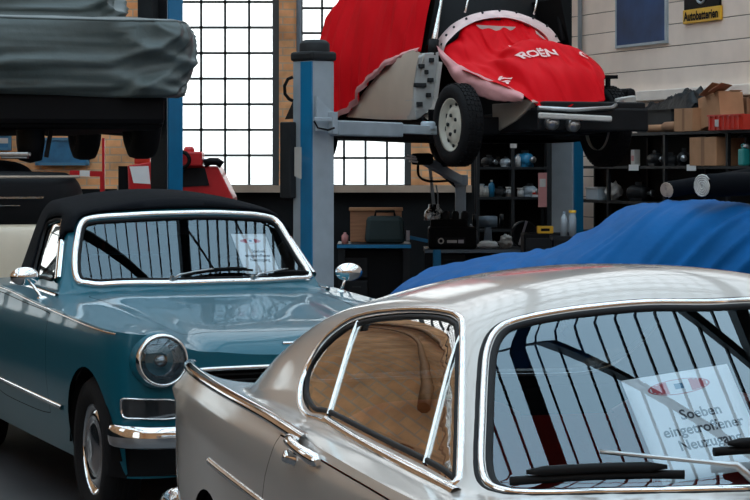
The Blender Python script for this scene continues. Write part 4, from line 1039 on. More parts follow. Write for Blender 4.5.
# red cloth over the cabin: plan outline walked from the far tail round the near flank
hem = pchip(sorted([(cv(a, b, .90).x, cv(a, b, .90).z) for a, b in [(437, 44), (412, 47), (388, 61), (366, 84), (346, 112)]]) + [(3.0, 1.90), (3.8, 1.88)])
pl = catmull([(3.45, -.7, 0), (3.52, -.2, 0), (3.52, .3, 0), (3.44, .60, 0), (3.2, .78, 0), (2.7, .875, 0), (2.0, .90, 0), (1.4, .89, 0), (.95, .84, 0), (.74, .76, 0)], 10)
def cloth_pt(a, b):
    i = a * (len(pl) - 1); k = min(int(i), len(pl) - 2); p = pl[k].lerp(pl[k + 1], i - k); t = (pl[k + 1] - pl[k]).normalized(); nn = Vector((t.y, -t.x, 0)); nn = nn if nn.dot(Vector((p.x - 2.3, p.y, 0))) > 0 else -nn
    z0 = hem(p.x) if p.y > 0 else 1.9; z1 = 3.08 - .55 * sstep(2.3, 3.5, p.x) - .10 * sstep(1.1, .7, p.x)
    z = z0 + (z1 - z0) * b; g = max(0, (z - 2.25) / .85)
    rp = noise.noise(Vector((p.x * 5.5 + p.y * 4, z * .8, 2.2))) * .07 * (1 - .4 * b) + noise.noise(Vector((p.x * 12 + p.y * 9, z * 1.2, 5))) * .030 + noise.noise(Vector((p.x * 2.5, z * 3.0 - p.x * 2, 1))) * .02
    rear = sstep(2.7, 3.4, p.x)
    q = p - nn * ((.20 + .40 * rear) * g ** 1.7 - rp) 
    return CT.L(q.x, q.y, z)
m = MB(); NA = 110; m.grid(lambda a, b: cloth_pt(a, b), NA, 34); top_ring = [Vector(m.v[i * 35 + 34]) for i in range(NA + 1)]
m.grid(lambda a, b: top_ring[int(round(a * NA))].lerp(CT.L(2.0, 0, 3.18), b) + Vector((0, 0, .06 * math.sin(PI * b))), NA, 6)
cc = m.build('cabin_cloth', 'red_cloth', cit, solid=.005)
m = MB(); hp_ = []
for k in range(40):
    a = (len(pl) - 1 - 46 + 46 * k / 39) / (len(pl) - 1); hp_.append(a)
hw = lambda a, b: cloth_pt(a, 0).lerp(cloth_pt(a, .10), b) + Vector(CT.tr(0, .012 + .02 * math.sin(PI * b) + .012 * noise.noise(Vector((a * 60, b * 3, 0))), -.012, True))
m.grid(lambda a, b: hw(.44 + .56 * a, b * (.35 + .55 * sstep(.3, .9, a))), 60, 6); m.build('turned_hem', 'pink_cloth', cc)
# wing remnant, bumper bar, lamps and other front end pieces
wpx = [(495, 104), (512, 103), (530, 99), (536, 102), (529, 112), (519, 121), (507, 128), (496, 134)]
m = MB(); m.prism([CT.L(*cv(a, b, .40)) for a, b in wpx], CT.tr(0, -.03, 0, True), CT.tr(0, .03, 0, True)); m.build('wing_remnant', 'beige_paint', cit, bevel=.01)
m = MB(); m.bar(CT.L(*cu(539, 115.5, -.82)), CT.L(*cu(611, 119, -.82)), .05, .045); m.build('bumper_bar', 'off_white', cit, bevel=.012)
m = MB(); m.tube([CT.L(*cu(538, 108, -.74)), CT.L(*cu(575, 110, -.76)), CT.L(*cu(612, 108, -.74)), CT.L(*cu(622, 100, -.6))], .018, 8); m.build('front_rail', 'steel', cit)
for a, b in ((553, 123), (574, 125)):
    m = MB(); m.lathe([(.05, -.06), (.056, 0), (.05, .015), (.03, .03), (.001, .033)], CT.L(*cu(a, b, -.78)), CT.tr(-1, 0, 0, True), 18); m.build('fog_lamp', 'steel', cit)
m = MB(); m.bar(CT.L(*cu(598, 111, -.45)), CT.L(*cu(630, 107, -.25)), .10, .05); m.bar(CT.L(*cu(617, 104, -.5)), CT.L(*cu(634, 101, -.35)), .05, .09); m.build('far_wing_stay', 'off_white', cit, bevel=.01)
m = MB(); m.box(CT.L(.05, -.72, 2.0), (.6, .10, .34), taper=.8); m.build('far_inner_wing', 'black', cit, bevel=.03)
# pole and carton standing on the far wing
m = MB(); m.bar(CT.L(*cu(608, 95, -.1)), CT.L(*cu(608, 77, -.1)), .03, .03); m.bar(CT.L(*cu(604, 77, -.1)), CT.L(*cu(617, 77, -.1)), .03, .03); m.build('prop_bracket', 'black', cit)

# ------------------------------------------------------------------ lift posts
def lift_post(label, x, y, yaw, z1, cap=True, w=.21, side=-1, ends=('grey_steel', 'lift_blue')):
    t = thing('lift_post', label, 'vehicle lift', (x, y, 0), yaw, 'posts of the two vehicle lifts'); k = w / .21
    m = MB(); m.box((0, 0, z1 / 2), (.21 * k, .22 * k, z1)); m.box((0, 0, .012), (.5, .5, .024)); m.build('column', ends[0], t, bevel=.012)
    m = MB(); m.box((side * .108 * k, -.05 * k if side < 0 else 0, z1 / 2 + .02), (.012, (.122 if side < 0 else .20) * k, z1 - .06)); m.build('blue_cover', ends[1], t)
    if cap:
        m = MB(); m.box((0, 0, z1 + .03), (.24, .25, .07)); m.lathe([(.11, 0), (.11, .06), (.09, .09), (.001, .095)], (.01, .0, z1 + .06), (0, 0, 1), 16); m.build('motor_cap', 'dark_grey', t, bevel=.02)
    return t
lp1 = lift_post('nearest lift post, grey and blue with a dark cap, before the red-draped saloon', X(313.5, 16), 16, math.radians(42), 2.30)
LPI = (Matrix.Translation((X(313.5, 16), 16, 0)) @ Matrix.Rotation(math.radians(42), 4, 'Z')).inverted()
m = MB(); w_ = lambda px, py, D: LPI @ W(px, py, D)
m.bar(w_(331, 128, 15.95), w_(396, 130, 16.9), .13, .11); ar = m.build('lift_arm', 'grey_steel', lp1, bevel=.01)
m = MB(); m.bar(w_(388, 128.5, 16.8), w_(432, 130.5, 17.6), .09, .07); m.lathe([(.06, 0), (.06, .05), (.05, .06), (.001, .06)], w_(428, 129, 17.5), (0, 0, 1), 14); m.build('arm_extension', 'grey_steel', ar, bevel=.006)
m = MB(); a, b, c_, d_ = w_(317, 96, 15.82), w_(334, 113, 15.88), w_(334, 131, 15.88), w_(317, 131, 15.82); m.prism([a, b, c_, d_], (0, 0, 0), (.0, .02, 0)); m.bar(w_(314, 119, 15.75), w_(336, 120, 15.85), .02, .03); m.bar(w_(333, 112, 15.85), w_(333, 134, 15.85), .05, .05); m.build('carriage', 'grey_steel', lp1, bevel=.004)
m = MB(); m.tube([w_(314, 121, 15.7), w_(318, 128, 15.7), w_(328, 130, 15.7), w_(334, 128, 15.8)], .008, 6); m.build('safety_cable', 'black', lp1)
m = MB(); m.tube([w_(p, q, 15.9) for p, q in ((293, 77), (288, 79), (284.5, 86), (285, 94), (289, 99), (293, 101))], .012, 8); m.build('hose_loop', 'black', lp1)
m = MB(); m.prism([w_(295, 147, 15.82), w_(301.5, 147, 15.75), w_(301.5, 179, 15.75), w_(295, 176, 15.82)], (0, 0, 0), (0, .006, 0)); m.build('notice_plate', 'off_white', lp1)
m = MB(); m.box(w_(288, 160, 16.0), (.06, .12, .55)); m.build('control_box', 'dark_grey', lp1, bevel=.01)
lp2 = lift_post('far grey and blue lift post standing behind the draped saloon, beside the two cylinders', X(567, 19.6), 19.6, math.radians(-28), 2.20, side=1)
m = MB(); m.bar((0, -.12, 1.86), (-.5, -.75, 1.82), .10, .09); m.build('lift_arm', 'grey_steel', lp2, bevel=.01)
lp3 = lift_post('blue lift post beside the car under the grey tarpaulin', X(167, 17.4), 17.4, math.radians(-38), 3.3, cap=False, w=.17, side=1)
m = MB(); m.box((0, -.092, 1.65), (.165, .012, 3.28)); m.build('shaded_face', 'black_steel', lp3)  # dark plate paints the shade on the left face of the post
m = MB(); m.box((-.08, -.10, 2.74), (.16, .14, .22)); m.build('switch_box', 'dark_grey', lp3, bevel=.01)
m = MB(); m.bar((-.1, 0, 1.80), (-.6, -.6, 1.86), .10, .09); m.build('lift_arm', 'black_steel', lp3, bevel=.01)

# ------------------------------------------------------------------ car under the grey tarpaulin
gh = math.atan2(-.954, .30); GZ = 1.68
GX, GY = X(56, 15.0), 15.0
tc_ = thing('covered_car', 'car under a wrinkled dark grey tarpaulin, raised on a lift at the left', 'car', (GX, GY, GZ), gh)
def tarp_grid(m, hw, x0, x1, prof, seed, nx=120, amp=1.0):
    """rounded-box drape: local x forward (front at x1), profile of (inset, z)"""
    cx, hl = (x0 + x1) / 2, (x1 - x0) / 2
    pr = catmull([(a, b, 0) for a, b in prof], 9); nb = len(pr) - 1
    def f(a, b):
        an = 2 * PI * a; ins, z = pr[int(round(b * nb))].x, pr[int(round(b * nb))].y
        ca, sa = math.cos(an), math.sin(an); e = .28
        x = cx + (hl - ins) * math.copysign(abs(ca) ** e, ca); y = (hw - ins) * math.copysign(abs(sa) ** e, sa)
        dr = Vector((ca, sa, 0)); s_ = x - y
        rid = lambda p, q: (1 - min(1, abs(noise.noise(p)) * 2.4)) ** q
        wx = x + .15 * noise.noise(Vector((x * 2, y * 2, z * 3 + seed))); wy = y + .15 * noise.noise(Vector((y * 2, z * 3, x * 2 + seed)))
        w = .05 * noise.noise(Vector((wx * 1.5, wy * 1.5, z * 2 + seed))) + .055 * rid(Vector(((wy + wx) * 2.6 + z * 3.6, z * .6 - wy * .4, seed)), 2) + .055 * rid(Vector(((wy - wx) * 2.9 - z * 3.3, z * .7 + wy * .5, seed + 4)), 2) \
            + .020 * rid(Vector((wx * 5 + wy * 6.5 + z * 5, z * 2 - wy * 1.5, seed + 8)), 2) + .020 * rid(Vector((wy * 6 - wx * 5 - z * 8, z * 2 + wy * 2, seed + 12)), 2) + .008 * noise.noise(Vector((wx * 9, wy * 9, z * 9))) - .035
        zz = z + (noise.noise(Vector((x * 1.5, y * 1.8, seed))) * .03 if b < .1 else noise.noise(Vector((x * 3, y * 3, seed))) * .012)
        return Vector((x, y, zz - GZ)) + dr * w * amp
    m.grid(lambda a, b: f(a, b), nx, nb, wrap=True)
m = MB()
tarp_grid(m, .975, -3.7, .12, [(.07, 2.02), (.03, 2.06), (.0, 2.2), (-.01, 2.36), (.0, 2.47), (.02, 2.52), (.06, 2.545), (.4, 2.575), (.99, 2.60)], 1.3, 260)
tarp_grid(m, .66, -3.2, -1.0, [(-.06, 2.52), (-.02, 2.62), (.0, 2.75), (.05, 2.9), (.12, 3.05), (.25, 3.12), (.6, 3.14)], 4.2, 80)
m.build('tarpaulin', 'tarp', tc_, solid=.004)
m = MB(); m.box((-1.75, 0, 1.97 - GZ), (3.5, 1.5, .36)); m.box((-.12, 0, 1.96 - GZ), (.3, 1.5, .28)); m.box((-.4, .55, 1.92 - GZ), (.6, .2, .2)); m.build('underbody', 'black', tc_, bevel=.04)
def plain_wheel(parent, c, r, w, z0):
    m = MB(); h = w / 2
    m.lathe([(.001, -h * .6), (r * .6, -h * .7), (r * .62, -h * .8), (r * .8, -h), (r * .96, -h * .8), (r, -h * .4), (r, h * .4), (r * .96, h * .8), (r * .8, h), (r * .62, h * .8), (r * .6, h * .7), (.001, h * .6)], c, (0, 1, 0), 30); t = m.build('wheel', 'tyre', parent)
    m = MB(); m.lathe([(r * .58, h * .72), (r * .5, h * .5), (.001, h * .62)], c, (0, 1, 0), 24); m.lathe([(r * .58, -h * .72), (r * .5, -h * .5), (.001, -h * .62)], c, (0, 1, 0), 24); m.build('rim', 'dark_grey', t)
for x in (-.75, -3.1):
    for y in (.74, -.74): plain_wheel(tc_, (x, y, 1.90 - GZ), .31, .20, GZ)
m = MB(); m.lathe([(.001, -.02), (.08, 0), (.10, .12), (.10, .3)], (-.35, -.12, 1.58 - GZ), (0, 0, 1), 14); m.bar((-.3, .05, 1.98 - GZ), (-.3, -.02, 1.60 - GZ), .02, .03); m.build('sump', 'black_steel', tc_)
m = MB(); m.bar((-.9, -.8, 1.84 - GZ), (-.9, .8, 1.84 - GZ), .07, .07); m.build('axle', 'black', tc_)

# ------------------------------------------------------------------ two-tone car at the left edge
vh = math.atan2(-.954, .30)
vt = thing('vintage_car', 'black and cream old car standing beneath the grey tarpaulin, behind the cabriolet', 'car', (-2.53, 13.9, 0), vh)
def vloop(prof, x0, x1, hw, e=.45, nx=64):
    m = MB(); cx, hl = (x0 + x1) / 2, (x1 - x0) / 2; P = catmull([(a, b, 0) for a, b in prof], 5); n = len(P) - 1
    m.grid(lambda a, b: (lambda p, ca, sa: Vector((cx + (hl - p.x) * math.copysign(abs(ca) ** e, ca), (hw - p.x) * math.copysign(abs(sa) ** e, sa), p.y)))(P[int(round(b * n))], math.cos(2 * PI * a), math.sin(2 * PI * a)), nx, n, wrap=True)
    return m
m = vloop([(.12, .22), (.02, .3), (0, .55), (.0, .8), (.02, 1.0), (.06, 1.14), (.12, 1.17)], -3.9, .1, .86); m.build('body', 'cream_paint', vt)
m = vloop([(.02, 1.15), (.0, 1.2), (.0, 1.3), (.03, 1.42), (.09, 1.48), (.2, 1.50), (.8, 1.51)], -3.6, -.02, .85); m.build('black_deck', 'black', vt)
m = vloop([(.0, 1.47), (.05, 1.53), (.14, 1.57), (.3, 1.585), (.55, 1.59)], -3.2, -.9, .62); m.build('folded_hood', 'soft_top', vt)
m = MB(); cx, hl, hw, e = -1.81, 1.8, .855, .45
loop = [(cx + hl * math.copysign(abs(math.cos(t)) ** e, math.cos(t)), hw * math.copysign(abs(math.sin(t)) ** e, math.sin(t)), 1.455 + .0 * t) for t in [2 * PI * k / 64 for k in range(64)]]
m.tube([(x * .985 - .02, y * .95, 1.47) for x, y, z in loop], .010, 6, closed=True); m.build('waist_moulding', 'stone', vt)
m = MB(); m.bar((.0, -.5, 1.34), (.0, .45, 1.34), .012, .012); m.bar((.0, -.5, 1.29), (.0, .3, 1.29), .008, .006); m.build('chrome_strip', 'worn_chrome', vt)
for x in (-.75, -3.1):
    for y in (.72, -.72): plain_wheel(vt, (x, y, .32), .32, .17, 0)
m = MB(); m.box((0, 0, .030), (.20, .12, .03)); m.box((0, 0, .008), (.18, .10, .016))
tag(m.build('work_lamp', 'steel', loc=(X(15, 14.9), 14.9, 1.588), bevel=.01), 'small grey lamp box lying on the black roof of the two-tone old car', 'lamp')

# ------------------------------------------------------------------ car under the blue cloth
BYC = 13.5
hp_px = [(384, 294), (392, 286), (410, 274), (440, 263), (472, 256), (500, 251), (530, 246.5), (556, 240.5), (580, 231), (604, 219), (622, 208), (640, 199), (660, 196), (700, 195), (750, 197.5), (800, 202)]
prof = [(X(a, BYC), Z(b, 13.9) - .012) for a, b in hp_px]; prof = [(prof[0][0] - .10, .30), (prof[0][0] - .03, .62)] + prof + [(3.2, 1.20), (3.7, 1.0), (4.1, .95), (4.5, .75), (4.6, .3)]
hx = pchip(prof)
bx0, bx1 = prof[0][0], prof[-1][0]
bc = thing('covered_car', 'low car under a bright blue cloth behind the silver coupe', 'car', ((bx0 + bx1) / 2, BYC, 0))
def bl(a, b):
    x = bx0 + (bx1 - bx0) * (a + .35 * a * (1 - a) * (a - .6)); h = hx(x); ph = PI * b
    hw = .86 * (1 - .45 * sstep(bx0 + .5, bx0, x)) * (1 - .2 * sstep(bx1 - .6, bx1, x)); c, s_ = math.cos(ph), math.sin(ph)
    roof = sstep(.95, 1.3, x)
    y = BYC - hw * math.copysign(abs(c) ** (.42 + .25 * roof), c); z = .10 + (h - .10) * abs(s_) ** (.36 + .22 * roof)
    q = x - .85 * z - .3 * (y - BYC) + .10 * noise.noise(Vector((x * 1.5, y * 2, z)))
    drop = 1 - abs(s_) ** 2
    rid = lambda p, e: (1 - min(1, abs(noise.noise(p)) * 2.3)) ** e
    sd = .35 + .65 * drop; r_ = z + x * .6
    n_ = Vector((0, -c, s_)); n_.normalize()
    w = .036 * rid(Vector((q * 2.2, r_ * .35, 3.3)), 2) * sd + .048 * rid(Vector((q * 5.0, r_ * .5, 7.1)), 2) * sd + .026 * rid(Vector((q * 11, r_ * .8, 1.9)), 1.6) * sd + .02 * noise.noise(Vector((x * 2.5, y * 2.5, z * 2))) - .030
    return Vector((x, y, max(z, .02))) + n_ * w - Vector(bc.location)
m = MB(); m.grid(bl, 300, 100); blue = m.build('cloth', 'blue_cloth', bc, solid=.004)
m = MB(); m.box((0.1, 0, .36), (3.6, 1.3, .35)); m.box((.9, 0, .7), (1.6, 1.05, .5), taper=.8); m.build('body', 'black', bc, bevel=.1)
for x in (-1.35, 1.35):
    for y in (.6, -.6): plain_wheel(bc, (x, y, .30), .30, .16, 0)
def roll(name, label, a, b, r, mt, core):
    a, b = Vector(a), Vector(b); t = thing(name, label, 'roll', a - Vector((0, 0, r)), 0, 'rolls lying on the blue cloth'); ax = (b - a).normalized(); L = (b - a).length; o = Vector((0, 0, r))
    m = MB(); m.lathe([(r * .35, 0), (r * .40, -.004), (r * .97, -.004), (r, .003), (r, L), (.001, L)], o, ax, 24); m.build('sheet', mt, t)
    m = MB(); e1 = ax.orthogonal().normalized(); e2 = ax.cross(e1)
    m.tube([o - ax * .006 + (e1 * math.cos(k * .45) + e2 * math.sin(k * .45)) * r * (.16 + .8 * k / 60) for k in range(61)], r * .085, 6); m.lathe([(r * .93, -.003), (.001, -.003)], o, ax, 20); m.build('coiled_end', core, t)
    return t
roll('rubber_roll', 'dark rubber roll with pale coiled end lying on the blue covered roof', W(703, 186, 13.0), W(800, 181, 13.5), .070, 'soft_top', 'roll_pale')
roll('rubber_roll', 'thin dark roll with open end, left of the pale-ended roll on the blue cloth', W(667, 190, 13.4), W(775, 172, 14.2), .050, 'soft_top', 'stone')

# ================================================================== fittings along the walls
WYAW = wyaw
def wframe(px, d, z):
    """empty-style placement in front of the right wall: local x along the wall, local -y into the room"""
    return wp(tpx(px, d), d, z)
def zwall(px, py, d): q = wp(tpx(px, d), d, 0); return Z(py, q.y)
# poster and battery sign
ta, tb = tpx(617, .02), tpx(666.5, .02)
p = thing('poster', 'framed dark blue poster high on the cream boarded wall', 'poster', wp((ta + tb) / 2, .02, 2.72), WYAW)
W_ = tb - ta; H_ = 1.15
m = MB(); m.box((0, 0, H_ / 2), (W_, .016, H_)); m.build('print', 'poster_blue', p)
m = MB()
for x in (-W_ / 2, W_ / 2): m.box((x, 0, H_ / 2), (.025, .03, H_ + .03))
for z in (0, H_): m.box((0, 0, z), (W_, .03, .025))
m.build('frame', 'grey_steel', p)
ta, tb = tpx(684, .02), tpx(721.5, .02); W_ = tb - ta
p = thing('wall_sign', 'black and yellow sign reading Autobatterien on the cream boarded wall', 'sign', wp((ta + tb) / 2, .02, 2.862), WYAW)
m = MB(); m.box((0, 0, .065), (W_, .03, .13)); m.build('yellow_panel', 'yellow', p, bevel=.006)
m = MB(); m.box((0, 0, .33), (W_ * .95, .024, .40)); m.build('black_panel', 'black', p, bevel=.006)
# the wall's room side is local +y or -y
ysd = 1 if (Matrix.Rotation(WYAW, 2) @ Vector((0, 1))).dot(Vector(WN)) > 0 else -1
vs, fs = text_mesh('Autobatterien', .115, bold=.004); wdt = max(v.x for v in vs) - min(v.x for v in vs); k = W_ * .92 / wdt
m = MB(); m.add([(v.x * k * (-1 if ysd > 0 else 1), ysd * .019, .062 + v.y) for v in vs], fs); m.build('lettering', 'black', p)
m = MB(); torus(m, (0, ysd * .014, .27), (0, 1, 0), .095, .012); torus(m, (0, ysd * .014, .27), (0, 1, 0), .05, .010); m.build('emblem', 'grey_steel', p)

# right-hand parts rack
SH = [1.845, 1.54, 1.21, .90, .60, .30]
T0, T1 = .70, 8.8; DF = .50
rk = thing('shelf_rack', 'long black parts rack with cartons on top along the cream wall', 'shelf', wp(T0, DF, 0), WYAW)
LEN = T1 - T0; by = -ysd   # local depth direction towards wall
for z in SH:
    m = MB(); m.box((LEN / 2, by * .22, z - .012), (LEN, .46, .026)); m.build('shelf_board', 'black_steel', rk)
t = 0
while t <= LEN + .01:
    m = MB()
    for d in (0.01, .43): m.box((t, by * d, .925), (.04, .03, 1.85))
    m.build('upright', 'black_steel', rk); t += 1.15
m = MB(); m.box((LEN / 2, by * .455, .90), (LEN, .012, 1.86)); m.build('back_panel', 'black', rk)
def lx(px): return tpx(px, DF) - T0
for a, b in ((630.5, 640), (688.5, 697.5)):
    m = MB(); m.box(((lx(a) + lx(b)) / 2, -by * .016, 1.525), (lx(b) - lx(a), .004, .055)); c = m.build('label_card', 'white', rk)
def onrack(px, d, z): return wp(tpx(px, d), d, z)
def carton(label, px0, px1, d, z, h, dep=.25, mt='cardboard', rz=0., flaps=True, name='carton', cat='box', tape=True):
    t0, t1 = tpx(px0, d), tpx(px1, d); w = t1 - t0
    t = thing(name, label, cat, wp((t0 + t1) / 2, d - dep / 2 + .1, z), WYAW + rz)
    m = MB(); m.box((0, 0, h / 2), (w, dep, h)); m.build('box', mt, t, bevel=.004)
    m = MB()
    if flaps:
        m.bar((-w / 2, -dep * .25, h + .002), (w / 2, -dep * .25, h + .002), dep * .48, .004); m.bar((-w / 2, dep * .25, h + .006), (w / 2, dep * .25, h + .012), dep * .48, .004); m.build('flap', mt, t)
    if tape:
        m = MB(); m.box((0, 0, h / 2), (w * .12, dep + .004, h + .004)); m.build('tape', 'cardboard_dark', t)
    return t
TOP = 1.847
carton('small brown carton on the rack top, between the black crate and tilted carton', 684, 702.5, .42, TOP, .20, .26)
c = carton('large torn brown carton leaning over on top of the parts rack', 710, 731, .34, TOP, .27, .24, tape=False); c.rotation_euler = (0, math.radians(-9), WYAW); c.location.z += .045
m = MB(); w = .26
for q in range(2): m.bar((-.05 + q * .16, -.12, .27), (.08 + q * .14, -.05, .36 - q * .03), .2, .004)
m.build('open_flap', 'cardboard_dark', c)
carton('brown carton standing on the middle shelf of the long rack', 699.5, 726.5, .42, 1.542, .245, .28)
cr = thing('crate', 'black plastic crate on the rack top, heaped with black sheeting', 'crate', onrack(667, .22, TOP), WYAW)
m = MB(); ww = tpx(684, .36) - tpx(649, .36)
m.box((0, 0, .01), (ww, .26, .02))
for x in (-ww / 2, ww / 2): m.box((x, 0, .10), (.012, .26, .2))
for y in (-.13, .13): m.box((0, y, .10), (ww, .012, .2))
m.build('crate_body', 'dark_grey', cr, bevel=.004)
m = MB(); m.box((0, 0, .2), (ww + .03, .29, .022)); m.build('rim', 'black', cr)
def lump(name, label, cat, c, size, mt, seed, rz=0., amp=.3, group=None):
    m = MB()
    def f(a, b):
        an = 2 * PI * a; ph = PI * b; d = Vector((math.cos(an) * math.sin(ph), math.sin(an) * math.sin(ph), -math.cos(ph)))
        k = 1 + amp * noise.noise(d * 2.2 + Vector((seed, 0, 0))) + amp * .7 * abs(noise.noise(d * 5 + Vector((0, seed, 0)))) - amp * .2
        p = Vector((d.x * size[0] / 2, d.y * size[1] / 2, d.z * size[2] / 2)) * k; p.z = max(p.z, -size[2] * .5) + size[2] / 2; return p
    m.grid(f, 30, 16, wrap=True); o = m.build(name, mt, loc=c, rz=rz); return tag(o, label, cat, group)
a, b = onrack(655, .20, TOP + .215), onrack(706, .18, TOP + .215)
m = MB(); P = []
def sheet(u, v):
    p = a.lerp(b, u) + Vector((WN[0], WN[1], 0)) * (v - .5) * .30; h = .05 + .11 * sstep(.15, .75, u) - .12 * sstep(.85, 1.0, u)
    return p + Vector((0, 0, (h + .08 * noise.noise(Vector((u * 6, v * 4, 1))) + .05 * abs(noise.noise(Vector((u * 15, v * 9, 3))))) * (1 - abs(2 * v - 1) ** 3) + .0)) - a
m.grid(sheet, 40, 14); m.grid(lambda u, v: sheet(u, v) * 1 - Vector((0, 0, .03)), 40, 14)
tag(m.build('plastic_sheeting', 'bag', loc=a), 'crumpled black plastic sheeting heaped over the black crate on the rack', 'plastic sheet')
rl = thing('paper_roll', 'brown paper wrapped roll lying on the rack top before the black crate', 'roll', onrack(648, .44, TOP), WYAW)
L1 = tpx(666, .44) - tpx(648, .44); L2 = tpx(682, .44) - tpx(648, .44)
m = MB(); m.lathe([(.001, 0), (.034, 0), (.034, L1)], (0, 0, .038), (1, 0, 0), 16); m.build('core', 'cardboard', rl)
m = MB(); m.lathe([(.034, L1 * .9), (.045, L1), (.048, L2 * .8), (.044, L2), (.001, L2)], (0, 0, .048), (1, 0, 0), 16); m.build('wrapping', 'cardboard_dark', rl)
lump('sack', 'dark grey sack slumped on the rack top beside the paper roll', 'sack', onrack(640, .30, TOP), (.14, .2, .15), 'dark_grey', 4.4, amp=.2)
rc = thing('crate', 'red plastic crate at the right end of the rack top', 'crate', onrack(740, .42, TOP), WYAW)
m = MB(); ww = tpx(758, .42) - tpx(724, .42)
m.box((0, 0, .01), (ww, .28, .02))
for x in (-ww / 2, ww / 2): m.box((x, 0, .065), (.012, .28, .13))
for y in (-.14, .14): m.box((0, y, .065), (ww, .012, .13)); m.box((0, y, .125), (ww + .02, .03, .015))
for k in range(7): m.box((-ww / 2 + ww * (k + .5) / 7, .15, .065), (.012, .012, .12)); m.box((-ww / 2 + ww * (k + .5) / 7, -.15, .065), (.012, .012, .12))
m.build('crate_body', 'red_plastic', rc); m = MB(); m.box((-ww * .2, ysd * .16, .06), (.06, .004, .06)); m.build('label_card', 'off_white', rc)
carton('flattened brown carton standing behind the red crate on the rack', 736, 757, .06, TOP, .29, .08, 'cardboard_dark', tape=False, flaps=False)
# things on the middle and lower shelves
def bottle(name, label, c, r, h, mt, cap, cat='bottle', neck=.35, group=None):
    t = thing(name, label, cat, c, 0, group); m = MB()
    m.lathe([(.001, 0), (r, .0), (r, h * .68), (r * .8, h * .78), (r * neck, h * .86), (r * neck, h * .92), (.001, h * .92)], (0, 0, 0), (0, 0, 1), 18); m.build('body', mt, t)
    m = MB(); m.lathe([(r * neck * 1.2, h * .9), (r * neck * 1.2, h), (.001, h)], (0, 0, 0), (0, 0, 1), 14); m.build('cap', cap, t); return t
def jug(label, c, mt, s=1.0):
    t = thing('jug', label, 'jug', c, WYAW); m = MB(); m.box((0, 0, .10 * s), (.13 * s, .10 * s, .2 * s)); m.box((0, 0, .215 * s), (.07 * s, .06 * s, .04 * s)); m.build('body', mt, t, bevel=.02)
    m = MB(); m.tube([(-.05 * s, 0, .19 * s), (-.06 * s, 0, .25 * s), (.0, 0, .26 * s), (.01, 0, .22 * s)], .01 * s, 8); m.build('handle', mt, t); m = MB(); m.lathe([(.02, .22 * s), (.02, .25 * s), (.001, .25 * s)], (.04 * s, 0, 0), (0, 0, 1), 12); m.build('cap', 'white', t); return t
jug('teal plastic jug on the middle rack shelf, right of the brown carton', onrack(744, .46, 1.542), 'teal_plastic', .72)
jug('pale clear jug on the middle rack shelf behind the teal jug', onrack(742, .22, 1.542), 'roll_pale', 1.0)
t = thing('parts_box', 'small pale printed box on the middle shelf beneath the black crate', 'box', onrack(635.5, .42, 1.542), WYAW); m = MB(); m.box((0, 0, .075), (.07, .06, .15)); m.build('box', 'off_white', t); m = MB(); m.box((0, ysd * .031, .07), (.05, .003, .05)); m.build('label_panel', 'pink_board', t)
def motor(label, c, s, mt='black_steel', rz=0., group=None):
    t = thing('engine_part', label, 'engine part', c, WYAW + rz, group); m = MB()
    m.lathe([(.001, -.10 * s), (.05 * s, -.10 * s), (.06 * s, -.08 * s), (.06 * s, .05 * s), (.045 * s, .08 * s), (.001, .08 * s)], (0, 0, .062 * s), (1, 0, 0), 18); m.box((0, 0, .012 * s), (.12 * s, .1 * s, .024 * s)); m.build('housing', mt, t)
    m = MB(); m.lathe([(.012 * s, .08 * s), (.012 * s, .12 * s), (.03 * s, .122 * s), (.03 * s, .13 * s), (.001, .13 * s)], (0, 0, .062 * s), (1, 0, 0), 14); m.build('pulley', 'steel', t)
    m = MB(); m.box((0, 0, .135 * s), (.07 * s, .04 * s, .03 * s)); m.build('terminal', 'dark_grey', t, bevel=.004); return t
motor('black starter motor left of the others on the middle rack shelf', onrack(656, .40, 1.542), .95)
motor('stubby black motor with grey end on the middle rack shelf, second from left', onrack(670, .42, 1.542), .8, 'dark_grey', .9)
motor('upright black motor beside the brown carton on the middle rack shelf', onrack(684, .40, 1.542), 1.05, 'black_steel', -.5)
t = thing('metal_box', 'small grey metal box at the left end of the lower rack shelf', 'box', onrack(599, .42, 1.212), WYAW); m = MB(); m.box((0, 0, .055), (.26, .16, .11)); m.build('box', 'grey_steel', t, bevel=.008); m = MB(); m.box((0, 0, .115), (.27, .17, .02)); m.build('lid', 'steel', t, bevel=.004)
lump('rag_bundle', 'pale bundled rags on the lower rack shelf beside the grey metal box', 'rags', onrack(614, .40, 1.212), (.16, .2, .17), 'off_white', 8.1, amp=.35)
for px, lab in ((640, 'dark engine casting on the lower rack shelf below the two dark motors'),):
    motor(lab, onrack(px, .4, 1.212), 1.2, 'black_steel', .4)

# rack against the back wall
RY = 22.3
ra = thing('shelf_rack', 'black shelf rack with bottles and tins beneath the draped saloon', 'shelf', (X(478, RY), RY, 0)); LW = X(549, RY) - X(478, RY)
for z in (1.83, 1.53, 1.227, .9, .55):
    m = MB(); m.box((LW / 2, .2, z - .012), (LW, .42, .024)); m.build('shelf_board', 'dark_grey', ra)
for x in (0, X(513, RY) - X(478, RY), LW):
    m = MB(); m.box((x, .01, .93), (.035, .03, 1.86)); m.box((x, .39, .93), (.035, .03, 1.86)); m.build('upright', 'dark_grey', ra)
m = MB(); m.box((LW / 2, .42, .93), (LW, .012, 1.86)); m.build('back_panel', 'black', ra)
m = MB(); m.box((X(513.5, RY) - X(478, RY), -.01, Z(143, RY)), (.065, .004, .10)); m.build('label_card', 'off_white', ra)
def rz_(px, y=RY + .10): return X(px, y)
def bk(px, z, y=RY + .1): return (X(px, y), y, z + .001)
bottle('spray_bottle', 'blue bottle on the lower back shelf among the white tins', bk(491.5, 1.227), .032, .17, 'blue_plastic', 'white')
